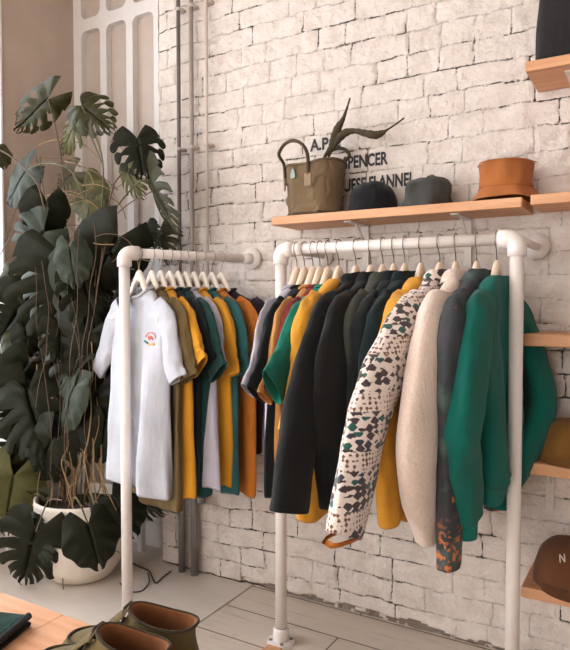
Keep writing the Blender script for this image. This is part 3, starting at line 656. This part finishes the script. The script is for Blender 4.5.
# ------------------------------------------------------------------ hats
def cap(name, label, mat, loc, rz, r=.088, h=.1, wr=.004, seed=1, visor=True, sx=1.0, tilt=0, visor_len=.065, flat=.0):
    t = empty(name, loc, rz); tag(t, label, 'hat'); N = 36; rings = []
    for i in range(15):
        f = i/14; a = f*PI/2
        rad = r*math.cos(a)**(.62+flat) if i < 14 else .002; z = h*math.sin(a)**.92
        rings.append([((rad+wr*nz(math.cos(q)*2.2, math.sin(q)*2.2, f*3+seed)*2-.0022*max(0, math.cos(q*6))**14)*math.cos(q)*sx, (rad+wr*nz(math.cos(q)*2.2, math.sin(q)*2.2, f*3+seed)*2-.0022*max(0, math.cos(q*6))**14)*math.sin(q), z+wr*1.2*nz(math.cos(q)*1.7*f, math.sin(q)*1.7*f, seed+5)*f) for q in [2*PI*k/N for k in range(N)]])
    MB().rings(rings).build('crown', mat, t, True, 0, 1)
    MB().lathe([(0, .006), (.005, .005), (.007, 0)], 12, (0, 0, h+wr*.3-.002)).build('button', mat, t)
    if visor:
        vs, fs = [], []; n = 17
        for j_ in range(6):
            g = j_/5
            for k in range(n):
                q = R(-68+136*k/(n-1)); c, s = math.cos(q), math.sin(q)
                x = r*.97*c*sx + visor_len*g*math.cos(q*1.0)**.6; y = r*.97*s*(1+.06*g); z = .014-.010*g-.30*(y*y)*(1)/.09*(.02+.05*g)-.012*g*g
                vs.append((x, y, max(z, -.0)+.002))
        fs = [(j_*n+k, j_*n+k+1, (j_+1)*n+k+1, (j_+1)*n+k) for j_ in range(5) for k in range(n-1)]
        MB().add(vs, fs).build('visor', mat, t, True, 0, 1, .004)
    return t
def cx_at(px, y, z): 
    return at(px, 200, 1, y).x
c = at(372, 208, 1, -.1); cap('cap', 'black baseball cap on the long shelf beside the canvas bag', 'cap_black', (c.x, -.095, ZS), R(70), .087, .108, .005, 3)
c = at(428, 206, 1, -.1); cap('cap', 'crumpled grey cap between the black cap and the tan bucket hat', 'cap_grey', (c.x, -.095, ZS), R(65), .086, .104, .012, 5)
def bucket():
    c = at(505, 198, 1, -.1); t = empty('bucket_hat', (c.x, -.1, ZS+.001)); tag(t, 'tan brown bucket hat at the right end of the long shelf', 'hat'); N = 40
    def ring(r, z, w=.006, sd=0): return [((r+w*nz(math.cos(q)*2, math.sin(q)*2, z*20+sd)*2)*math.cos(q)*1.02, (r+w*nz(math.cos(q)*2, math.sin(q)*2, z*20+sd)*2)*math.sin(q)*.92, z+(w*1.5 if r > .084 else .0015)*nz(math.cos(q)*1.5, math.sin(q)*1.5, r*30)) for q in [2*PI*k/N for k in range(N)]]
    MB().rings([ring(.078, .03), ring(.080, .05), ring(.081, .07), ring(.079, .095), ring(.077, .118), ring(.074, .125, .003), ring(.07, .127, .002), ring(.05, .128, .002), ring(.02, .128, .001), ring(.001, .128, .001)]).build('crown', 'bucket', t, True, 0, 1)
    MB().rings([ring(.078, .044), ring(.086, .030, .005), ring(.096, .016, .006), ring(.106, .007, .006), ring(.105, .004, .005), ring(.088, .02), ring(.076, .04)]).build('brim', 'bucket', t, True, 0, 1)
    for z in (.046, .120): MB().tube([ring(.0805 if z < .1 else .0785, z)[k % N] for k in range(N+1)], .0013, 6, False).build('stitching', 'bucket', t)
bucket()
c = at(573, 592, 1, -.13); cb = cap('cap', 'brown corduroy baseball cap with white letter N on the lowest shelf', 'cap_brown', (c.x-.012, -.125, .336), R(-68), .100, .135, .002, 8, visor_len=.05)
c = at(576, 466, 1, -.13); cap('cap', 'ochre brown cap on the middle shelf beside the green sweatshirt', 'cap_ochre', (c.x-.025, -.12, .709), R(-60), .09, .12, .003, 9, visor_len=.05)
# N on the corduroy cap
bpy.context.view_layer.update(); cr_ob = [k for k in cb.children if k.name.startswith('crown')][0]
def oncap(px, py):
    dg = bpy.context.evaluated_depsgraph_get(); e = cr_ob.evaluated_get(dg); inv = cb.matrix_world.inverted()
    o = inv @ Vector((0, CY, H)); d = (inv.to_3x3() @ ray(px, py)).normalized(); ok, l_, n_, _ = e.ray_cast(o, d); return l_+n_*.0012 if ok else None
Npts = [oncap(*q) for q in ((560.3, 562.5), (559.8, 554.5), (564.8, 562), (564.3, 554))]
if all(Npts): MB().tube(Npts[:2], .0017, 6).tube(Npts[1:3], .0017, 6).tube(Npts[2:], .0017, 6).build('letter_n', 'cream', cb)
# dark bag on the topmost shelf
x0 = at(537, 55, 1, -.12).x; t = empty('tote_bag', (x0+.13, -.11, 1.874)); tag(t, 'dark charcoal fabric bag standing on the topmost right shelf', 'bag')
rings = []
for i in range(14):
    f = i/13
    rings.append([((.135-.012*f)*math.copysign(abs(math.cos(q))**.5, math.cos(q))+.006*nz(f*3, q, 2), .075*(1-.45*f)*math.copysign(abs(math.sin(q))**.6, math.sin(q))+.012*nz(f*3+4, math.cos(q)*3, math.sin(q)), .001+f*.33) for q in [2*PI*k/36 for k in range(36)]])
rings.append([(x*.95, y*.8, z-.01) for x, y, z in rings[-1]]); rings.append([(x*.9, y*.6, z-.2) for x, y, z in rings[-1]])
MB().rings([[(x*.2, y*.2, .001) for x, y, z in rings[0]]]+rings).build('body', 'dark_bag', t, True, 0, 1)
for s in (-1, 1): MB().tube([tuple(p) for p in cr([(-.06, s*.042, .29), (-.05, s*.045, .38), (0, s*.05, .43), (.05, s*.045, .38), (.06, s*.042, .29)], 20)], .006, 8).build('handle', 'dark_bag', t)

# ------------------------------------------------------------------ table, shoes, folded shirt
ZT = .45; ye = -1.187
t = empty('display_table', (-.9, -1.7, 0)); tag(t, 'low light wood display table in the near left corner', 'table')
bx = [-1.95, -1.62, -1.405, -1.19, -.975, -.76]
for a, b_ in zip(bx, bx[1:]): MB().box(a+.9+.0006, b_+.9-.0006, ye+1.7-1.0, ye+1.7, ZT-.03, ZT).build('board', 'table_wood', t, False, .0012)
for x in (-1.89, -.82):
    for y in (ye-.06, ye-.94): MB().box(x+.9-.025, x+.9+.025, y+1.7-.025, y+1.7+.025, 0, ZT-.03).build('leg', 'table_wood', t, False, .003)
for y in (ye-.06, ye-.94): MB().box(-1.89+.9, -.82+.9, y+1.7-.012, y+1.7+.012, ZT-.09, ZT-.03).build('apron', 'table_wood', t, False, .002)
def shoe(label, col_px, toe_px):
    C = at(*col_px, 2, ZT+.105); T = at(*toe_px, 2, ZT+.04); d = T-C; ang = math.atan2(d.y, d.x)
    t = empty('shoe', (C.x, C.y, ZT), ang); tag(t, label, 'shoe', 'pair of suede shoes on the table'); N = 40
    def loop(xh, xt, w, z, wt=None, zt=0, zs=0):   # heel x, toe x, half width, height, toe lift
        pts = []
        for k in range(N):
            q = 2*PI*k/N; c, s = math.cos(q), math.sin(q); cx_ = (xh+xt)/2; hl = (xt-xh)/2
            x = cx_+hl*math.copysign(abs(c)**.85, c); f = (x-xh)/(xt-xh)
            ww = w*(.80+.32*math.sin(min(1, f*1.05)*PI*.62)) if wt is None else w*(1-f)+wt*f
            y = ww*math.copysign(abs(s)**.8, s); pts.append((x, y+.006*f, z+zt*f+zs*math.sin(f*PI)))
        return pts
    # sole
    MB().rings([loop(-.082, .212, .044, .0), loop(-.085, .215, .047, .004), loop(-.085, .215, .047, .014), loop(-.08, .21, .044, .016)], True, True).build('sole', 'rubber', t, True, 0, 1)
    up = [loop(-.080, .208, .043, .014), loop(-.084, .213, .0475, .030), loop(-.083, .212, .0475, .046, zt=-.006), loop(-.081, .200, .045, .056, zt=-.004),
          loop(-.077, .165, .043, .068, None, -.004), loop(-.074, .115, .040, .080, None, -.001), loop(-.072, .078, .039, .092, .036, .002), loop(-.073, .060, .040, .102, .034, .016), loop(-.075, .058, .041, .110, .034, .022, -.008)]
    MB().rings(up).build('upper', 'suede', t, True, 0, 1)
    inn = [loop(-.075, .058, .041, .110, .034, .022, -.008), loop(-.071, .054, .037, .1105, .030, .022, -.008), loop(-.068, .052, .036, .09, .030, .004), loop(-.07, .08, .037, .05), loop(-.068, .1, .036, .022), loop(-.03, .05, .01, .02)]
    MB().rings(inn).build('lining', 'lining', t, True, 0, 1)
    MB().tube([loop(-.077, .060, .0425, .109, .035, .022, -.008)[k % N] for k in range(N+1)], .0032, 8, False).build('collar_seam', 'suede_dark', t)
    # moccasin seam round the toe
    lp = loop(-.02, .196, .041, .0575, zt=-.003); sel = [p for k, p in enumerate(lp) if p[0] > .055]
    kk = [k for k in range(-N//2, N//2) if lp[k % N][0] > .06]
    MB().tube([lp[k % N] for k in kk], .0035, 8).build('toe_seam', 'suede_dark', t)
    # lace facing, tongue, laces
    vs = []
    for i in range(8):
        f = i/7; x = .118-.062*f; z = .071+.053*f+.004*math.sin(f*PI)
        for y, dz in ((-.030, -.010), (-.016, 0), (0, .003), (.016, 0), (.030, -.010)): vs.append((x+.004, y+.004, z+dz+.004))
    MB().add(vs, [(i*5+k, i*5+k+1, (i+1)*5+k+1, (i+1)*5+k) for i in range(7) for k in range(4)]).build('tongue', 'suede', t, True, 0, 1, .004)
    for (xa, za) in ((.098, .090), (.078, .107), (.066, .122)):
        MB().tube([(xa-.006, -.030, za-.008), (xa+.004, -.012, za+.006), (xa+.004, .014, za+.006), (xa-.004, .034, za-.008)], .0028, 8).build('lace', 'lace', t)
    return t
shoe('olive brown suede lace-up shoe, the rear one of the pair', (160, 621), (66, 638))
shoe('olive brown suede lace-up shoe, the front one cut by the picture edge', (130, 645), (34, 655))
# folded shirt at the table's left
P = at(32, 613, 2, ZT+.03); Q = at(-30, 606, 2, ZT+.03); ang = math.atan2(P.y-Q.y, P.x-Q.x)
t = empty('folded_shirt', (P.x, P.y, ZT), ang); tag(t, 'folded dark green shirt with navy edge on the table', 'shirt')
MB().box(-.34, -.008, -.30, -.004, .010, .030).build('folded_body', 'felt_green', t, True, .008)
MB().box(-.34, 0, -.31, 0, .001, .012).build('lower_fold', 'felt_navy', t, True, .005)
MB().tube([(-.004, -.30, .016), (-.003, -.15, .022), (-.004, -.006, .026)], .008, 10).build('rolled_edge', 'felt_navy', t)
# small wood block beside the middle post's flange
P = at(281, 654, 2, 0); t = MB().box(P.x-.05, P.x+.005, P.y-.09, P.y-.0, .001, .022).build('wood_block', 'shelf_wood', None, False, .003); tag(t, 'small light wood block on the floor beside the rack flange', 'block')
# cable on the floor
pts = [at(*q, 2, .004) for q in ((171, 571), (163, 577), (156, 583), (152, 577), (149, 571), (140, 567), (132, 563))]
ca = MB().tube([tuple(p) for p in cr([tuple(p) for p in pts], 40)], .0028, 8).build('cable', 'cable_black'); tag(ca, 'thin black cable bent across the floor near the wall pipes', 'cable', 'cables on the floor')
pts = [at(*q, 2, .004) for q in ((148, 573), (149, 582), (143, 590), (135, 592), (126, 590), (120, 583))]
ca = MB().tube([tuple(p) for p in cr([tuple(p) for p in pts], 40)], .0026, 8).build('cable', 'cable_black'); tag(ca, 'thin black cable looping on the floor behind the left post', 'cable', 'cables on the floor')

# ------------------------------------------------------------------ monstera
pc = at(72, 590, 2, 0); PC = Vector((pc.x-.085, pc.y+.13, 0))
pl = empty('potted_monstera', PC); tag(pl, 'tall monstera plant with split dark leaves in a white round pot', 'potted plant')
MB().lathe([(0, .002), (.10, .002), (.132, .012), (.162, .06), (.180, .13), (.190, .22), (.194, .33), (.193, .345), (.184, .345), (.180, .29), (.0, .29)], 48).build('pot', 'pot_white', pl)
MB().lathe([(.0, .315), (.08, .312), (.14, .305), (.179, .30)], 32).build('soil', 'soil', pl)
def leaf_mesh(name, slit, seed, lob=6, holes=False):
    rn = random.Random(seed); mb = MB(); nq, ns = 9, 5
    def P(s, q, side):
        th = R(152-128*min(1, s*1.02)**.62); m_ = max(0, s-.10)/.9*.80
        w = .40+.16*math.sin(min(1, s*1.6)*PI*.62)-.36*max(0, s-.35)/.65
        w = max(w, .14)*(1+.05*math.sin(s*23+seed))
        ang = th-.35*q*q*(1 if s > .1 else .2)
        x = side*q*w*math.sin(ang); y = m_+q*w*math.cos(ang)
        z = -.14*q*q*w*1.6-.18*m_*m_+.05*q*(1-q)+.02*math.sin(s*lob*2*PI)*q+.03*nz(x*3, y*3, seed)
        return (x, y, z)
    for side in (-1, 1):
        e = [0.0, .13]+[.13+(1-.13)*((k)/lob)**.95 for k in range(1, lob+1)]
        for k in range(len(e)-1):
            s0, s1 = e[k], e[k+1]; vs = []; q0 = .42+rn.uniform(-.08, .12); sl = slit*rn.uniform(.7, 1.15) if k > 0 else 0
            for iq in range(nq):
                q = iq/(nq-1); g = 0
                if q > q0 and sl: g = sl*(s1-s0)*.5*math.sin(min(1, (q-q0)/(1-q0)*1.6)*PI/2)*(.9 if not holes else (1 if q < .85 else .1))
                ga_ = g if k > 1 else 0; gb = g if k < len(e)-2 else 0
                for i in range(ns):
                    t_ = i/(ns-1); s = (s0+ga_)+(s1-gb-s0-ga_)*t_; qq = q*(1-.10*(abs(2*t_-1)**3)*(1 if sl else 0))
                    vs.append(P(s, qq, side))
            mb.add(vs, [(a*ns+i, a*ns+i+1, (a+1)*ns+i+1, (a+1)*ns+i) for a in range(nq-1) for i in range(ns-1)])
    o = mb.build(name, 'leaf_dark'); me = o.data; bpy.data.objects.remove(o)
    import bmesh; bm = bmesh.new(); bm.from_mesh(me); bmesh.ops.remove_doubles(bm, verts=bm.verts, dist=.004); bm.to_mesh(me); bm.free()
    return me
LM = {}
def getleaf(kind, mat, seed):
    k = (kind, mat, seed % 3)
    if k not in LM:
        me = leaf_mesh('leaf', {'s': .34, 'w': .5, 'h': 0.0, 'o': .62}[kind], seed % 3+1, {'s': 6, 'w': 7, 'h': 5, 'o': 6}[kind], kind == 'o'); me.materials[0] = M[mat]
        me.polygons.foreach_set('use_smooth', [True]*len(me.polygons)); LM[k] = me
    return LM[k]
CAM = Vector((0, CY, H)); stems = []
def leaf(bx_, by_, tx, ty, y=-.3, dy=0, mat='leaf_dark', kind='s', roll=0, wide=1.0, seed=0, stem=None, pitch=0):
    B = at(bx_, by_, 1, y); T = at(tx, ty, 1, y+dy); ax = (T-B); Ln = ax.length/.86; ax.normalize()
    nrm = (CAM-B).normalized(); xx = ax.cross(nrm).normalized(); zz = xx.cross(ax).normalized()
    rot = Matrix((xx, ax, zz)).transposed() @ Matrix.Rotation(R(roll), 3, 'Y') @ Matrix.Rotation(R(pitch), 3, 'X')
    o = bpy.data.objects.new('leaf', getleaf(kind, mat, seed)); col.objects.link(o); o.parent = pl
    o.matrix_local = Matrix.Translation(B-PC) @ rot.to_4x4() @ Matrix.Diagonal((Ln*wide, Ln, Ln, 1))
    if stem: stems.append(([B]+[at(*q, 1, y) if len(q) == 2 else Vector(q) for q in stem], .0032 if mat != 'leaf_olive' else .0028))
    else: stems.append(([B, B+Vector((random.uniform(-.03, .03), .05, -.04))], .003))
root = (72, 505)
Lv = [
 (48, 99, 13, 131, dict(y=-.30, mat='leaf_mid', kind='o', roll=12, wide=.55, stem=[(56, 130), (62, 165), (66, 230), (70, 340), (74, 505)])),
 (82, 106, 108, 126, dict(y=-.32, mat='leaf_mid', kind='o', roll=-10, wide=.95, seed=1, stem=[(92, 128), (103, 165), (100, 230), (90, 340), (80, 505)])),
 (79, 119, 58, 150, dict(y=-.30, mat='leaf_olive', kind='w', roll=50, wide=.8, stem=[(90, 135), (103, 165)])),
 (137, 138, 144, 175, dict(y=-.34, mat='leaf_dark', kind='o', roll=-8, wide=1.2, seed=2, stem=[(122, 172), (112, 190), (104, 240), (92, 340), (84, 505)])),
 (127, 170, 140, 196, dict(y=-.25, mat='leaf_olive', kind='s', roll=40, stem=[(115, 182), (108, 200)])),
 (149, 178, 170, 232, dict(y=-.30, mat='leaf_mid', kind='w', roll=70, wide=.7, stem=[(135, 185), (110, 215)])),
 (-2, 150, 4, 166, dict(y=-.50, mat='leaf_mid', kind='h', stem=[(10, 156), (35, 180), (45, 210)])),
 (27, 170, 4, 201, dict(y=-.35, mat='leaf_blue', kind='h', roll=50, wide=.9, stem=[(45, 163), (70, 170), (85, 200)])),
 (46, 200, 42, 236, dict(y=-.42, mat='leaf_dark', kind='h', wide=1.15, seed=2)),
 (84, 186, 96, 222, dict(y=-.25, mat='leaf_olive', kind='h', roll=35, seed=1)),
 (74, 172, 56, 188, dict(y=-.22, mat='leaf_grey', kind='s', roll=30, seed=1)),
 (90, 205, 84, 238, dict(y=-.3, mat='leaf_olive', kind='s', roll=50)),
 (44, 232, 18, 262, dict(y=-.45, mat='leaf_blue', kind='s', roll=15, wide=1.05, seed=1)),
 (118, 238, 88, 292, dict(y=-.32, mat='leaf_dark', kind='h', wide=.95, seed=2)),
 (62, 262, 60, 345, dict(y=-.40, mat='leaf_dark', kind='w', wide=1.1, seed=0)),
 (70, 248, 74, 285, dict(y=-.46, mat='leaf_blue', kind='h', roll=20, wide=.9, seed=1)),
 (44, 262, 32, 330, dict(y=-.44, mat='leaf_blue', kind='w', roll=45, wide=.9, seed=2)),
 (84, 280, 100, 330, dict(y=-.36, mat='leaf_dark', kind='w', roll=-30, seed=1)),
 (24, 305, -4, 345, dict(y=-.42, mat='leaf_dark', kind='w', roll=-10, wide=1.1, seed=1)),
 (26, 330, 28, 356, dict(y=-.38, mat='leaf_dark', kind='h', seed=2)),
 (14, 275, 10, 305, dict(y=-.35, mat='leaf_mid', kind='s', roll=30)),
 (60, 325, 62, 362, dict(y=-.42, mat='leaf_dark', kind='s', roll=-20, seed=2)),
 (86, 335, 66, 395, dict(y=-.38, mat='leaf_dark', kind='w', roll=15, wide=1.1)),
 (100, 345, 104, 402, dict(y=-.34, mat='leaf_dark', kind='w', roll=-20, wide=1.0, seed=1)),
 (44, 352, 36, 372, dict(y=-.3, mat='leaf_mid', kind='s', roll=30)),
 (80, 370, 56, 388, dict(y=-.42, mat='leaf_blue', kind='h', roll=50, seed=1)),
 (74, 388, 58, 428, dict(y=-.45, mat='leaf_blue', kind='h', roll=58, wide=.8, seed=2)),
 (28, 392, 46, 462, dict(y=-.44, mat='leaf_dark', kind='w', roll=10, wide=1.0, seed=2)),
 (26, 388, 2, 432, dict(y=-.42, mat='leaf_dark', kind='s', roll=-20, wide=.9)),
 (0, 350, 10, 395, dict(y=-.42, mat='leaf_mid', kind='w', roll=55)),
 (96, 392, 92, 448, dict(y=-.37, mat='leaf_dark', kind='w', roll=20, wide=1.0, seed=2)),
 (106, 420, 100, 462, dict(y=-.35, mat='leaf_dark', kind='h', wide=1.0, seed=1)),
 (112, 385, 108, 430, dict(y=-.3, mat='leaf_dark', kind='s', roll=-20)),
 (52, 440, 30, 480, dict(y=-.42, mat='leaf_dark', kind='s', roll=20, seed=1)),
 (20, 440, 4, 468, dict(y=-.42, mat='leaf_dark', kind='w', roll=-20)),
 (60, 420, 76, 450, dict(y=-.36, mat='leaf_mid', kind='s', roll=20)),
 (14, 476, 2, 535, dict(y=-.45, mat='leaf_olive', kind='s', roll=20, wide=.9, seed=1)),
 (2, 470, -10, 515, dict(y=-.46, mat='leaf_mid', kind='s', roll=0, wide=.9)),
 (22, 482, 36, 520, dict(y=-.4, mat='leaf_mid', kind='s', roll=45)),
 (36, 532, 20, 586, dict(y=-.52, mat='leaf_dark', kind='s', roll=12, wide=1.05, seed=2, stem=[(44, 510), (50, 500), (62, 500)])),
 (88, 524, 100, 566, dict(y=-.52, mat='leaf_dark', kind='h', roll=-8, wide=1.15, seed=0, stem=[(78, 500), (72, 498)])),
 (30, 530, 44, 566, dict(y=-.50, mat='leaf_blue', kind='s', roll=50, wide=.9, seed=1)),
 (112, 498, 134, 532, dict(y=-.32, mat='leaf_dark', kind='h', roll=-10, wide=1.1, seed=1, stem=[(98, 500), (86, 505)])),
 (130, 494, 160, 512, dict(y=-.22, mat='leaf_dark', kind='s', roll=20, wide=.8, seed=2, stem=[(110, 495), (92, 500)])),
 (146, 228, 152, 248, dict(y=-.2, mat='leaf_dark', kind='s', roll=30, wide=1.2, stem=[(132, 232), (112, 240)])),
 (160, 232, 166, 262, dict(y=-.12, mat='leaf_mid', kind='s', roll=40, wide=1.0, stem=[(146, 236), (130, 240)])),
 (50, 290, 84, 312, dict(y=-.34, mat='leaf_mid', kind='s', roll=10, seed=1)),
 (112, 300, 118, 350, dict(y=-.26, mat='leaf_dark', kind='s', roll=10, seed=1)),
]
for a in Lv: leaf(*a[:4], **a[4])
# filler leaves deeper inside the plant
rn = random.Random(11)
for k in range(10):
    x = rn.uniform(28, 108); y = rn.uniform(275, 440)
    leaf(x, y, x+rn.uniform(-22, 22), y+rn.uniform(26, 46), y=rn.uniform(-.28, -.12)-(.16 if x < 60 else 0), mat=rn.choice(['leaf_dark', 'leaf_dark', 'leaf_mid']), kind=rn.choice('shw'), roll=rn.uniform(-40, 40), wide=1.05, seed=k)
for k, (pts, r_) in enumerate(stems):
    P = [p-PC for p in pts]
    MB().tube([tuple(q) for q in cr([tuple(p) for p in P], max(6, 5*len(P)))], r_, 7).build('stem', 'stem_green' if k % 3 else 'stem_brown', pl)
# thick stalks and aerial roots
for (x, y, x2, y2, yy) in ((58, 500, 62, 260, -.25), (70, 505, 76, 250, -.3), (82, 505, 96, 240, -.24), (92, 500, 104, 230, -.22), (66, 505, 50, 280, -.28), (38, 510, 42, 400, -.3)):
    P = [at(x+(x2-x)*f+6*math.sin(f*7+x), y+(y2-y)*f, 1, yy)-PC for f in [i/6 for i in range(7)]]
    MB().tube([tuple(q) for q in cr([tuple(p) for p in P], 24)], .0065, 8).build('stalk', 'stem_brown', pl)
for k in range(34):
    x = rn.uniform(36, 106); y0_ = rn.uniform(340, 440); P = []; yy = rn.uniform(-.40, -.2)
    for i in range(6): P.append(at(x+rn.uniform(-5, 5)*i*.5, y0_+(rn.uniform(500, 522)-y0_)*i/5, 1, yy)-PC)
    MB().tube([tuple(q) for q in cr([tuple(p) for p in P], 18)], rn.uniform(.0014, .003), 6).build('aerial_root', 'root_tan', pl)
for k in range(9):     # long thin roots running down in front of the foliage
    x = rn.uniform(34, 96); ya, yb = rn.uniform(215, 300), rn.uniform(400, 500); yy = rn.uniform(-.50, -.42); P = []
    for i in range(7): P.append(at(x+rn.uniform(-4, 4)+8*math.sin(k+i*.6), ya+(yb-ya)*i/6, 1, yy)-PC)
    MB().tube([tuple(q) for q in cr([tuple(p) for p in P], 22)], rn.uniform(.001, .0016), 6).build('aerial_root', 'stem_brown', pl)
for k in range(26):     # tangle of wiry tendrils at the top
    cx_, cy_ = rn.uniform(45, 110), rn.uniform(165, 270); a0 = rn.uniform(0, 6.28); P = []; yy = rn.uniform(-.38, -.2); r0 = rn.uniform(14, 38)
    for i in range(7): P.append(at(cx_+r0*math.cos(a0+i*.5)*(1+.2*i/6), cy_+r0*.8*math.sin(a0+i*.5), 1, yy+.01*i)-PC)
    MB().tube([tuple(q) for q in cr([tuple(p) for p in P], 20)], rn.uniform(.0012, .0022), 6).build('tendril', ('root_tan', 'stem_brown')[k % 2], pl)
for pts in (((5, 240), (20, 200), (40, 172), (66, 164), (95, 172), (118, 190)), ((0, 255), (25, 215), (55, 200)), ((155, 190), (130, 203), (108, 222)), ((36, 155), (39, 175), (41, 200)), ((40, 156), (42, 180), (46, 205)), ((112, 262), (124, 255), (152, 262)), ((0, 430), (30, 420), (60, 440)), ((63, 570), (63, 585), (66, 598), (72, 600), (70, 594)), ((95, 500), (98, 525), (106, 545), (120, 553))):
    P = [at(*q, 1, -.42 if q[1] > 500 else -.34)-PC for q in pts]
    MB().tube([tuple(q) for q in cr([tuple(p) for p in P], 20)], .0022, 6).build('tendril', 'stem_brown', pl)
# small terracotta pot glimpsed behind the stalks
q = at(62, 500, 1, .0); t = MB().lathe([(0, .0), (.055, .0), (.072, .12), (.078, .12), (.08, .145), (.07, .145), (.066, .12), (0, .12)], 28).build('plant_pot', 'terracotta'); t.location = (-2.50, .02, .001); tag(t, 'small terracotta pot half hidden behind the monstera stalks', 'pot')

# ------------------------------------------------------------------ light
wd = bpy.data.worlds.new('world'); scn.world = wd; wd.use_nodes = True
bg = wd.node_tree.nodes['Background']; bg.inputs[0].default_value = (1.0, .92, .86, 1); bg.inputs[1].default_value = .36
def area(name, loc, target, sx, sy, power, c):
    ld = bpy.data.lights.new(name, 'AREA'); ld.shape = 'RECTANGLE'; ld.size = sx; ld.size_y = sy; ld.energy = power; ld.color = c
    o = bpy.data.objects.new(name, ld); col.objects.link(o); o.location = loc
    o.rotation_euler = (Vector(target)-Vector(loc)).to_track_quat('-Z', 'Y').to_euler(); return o
area('window_daylight', (XL-.3, -1.9, 1.6), (0, -1.6, 1.0), 3.2, 2.3, 145, (.97, .975, 1.0))
area('front_fill', (-1.5, -4.6, 1.35), (-.8, 0, .7), 3.4, 2.2, 100, (1.0, .94, .88))  # unseen soft fill added behind the camera to brighten the wall and racks
scn.view_settings.view_transform = 'Standard'; scn.view_settings.look = 'None'; scn.view_settings.gamma = 1; scn.view_settings.use_curve_mapping = False
scn.view_settings.exposure = .06
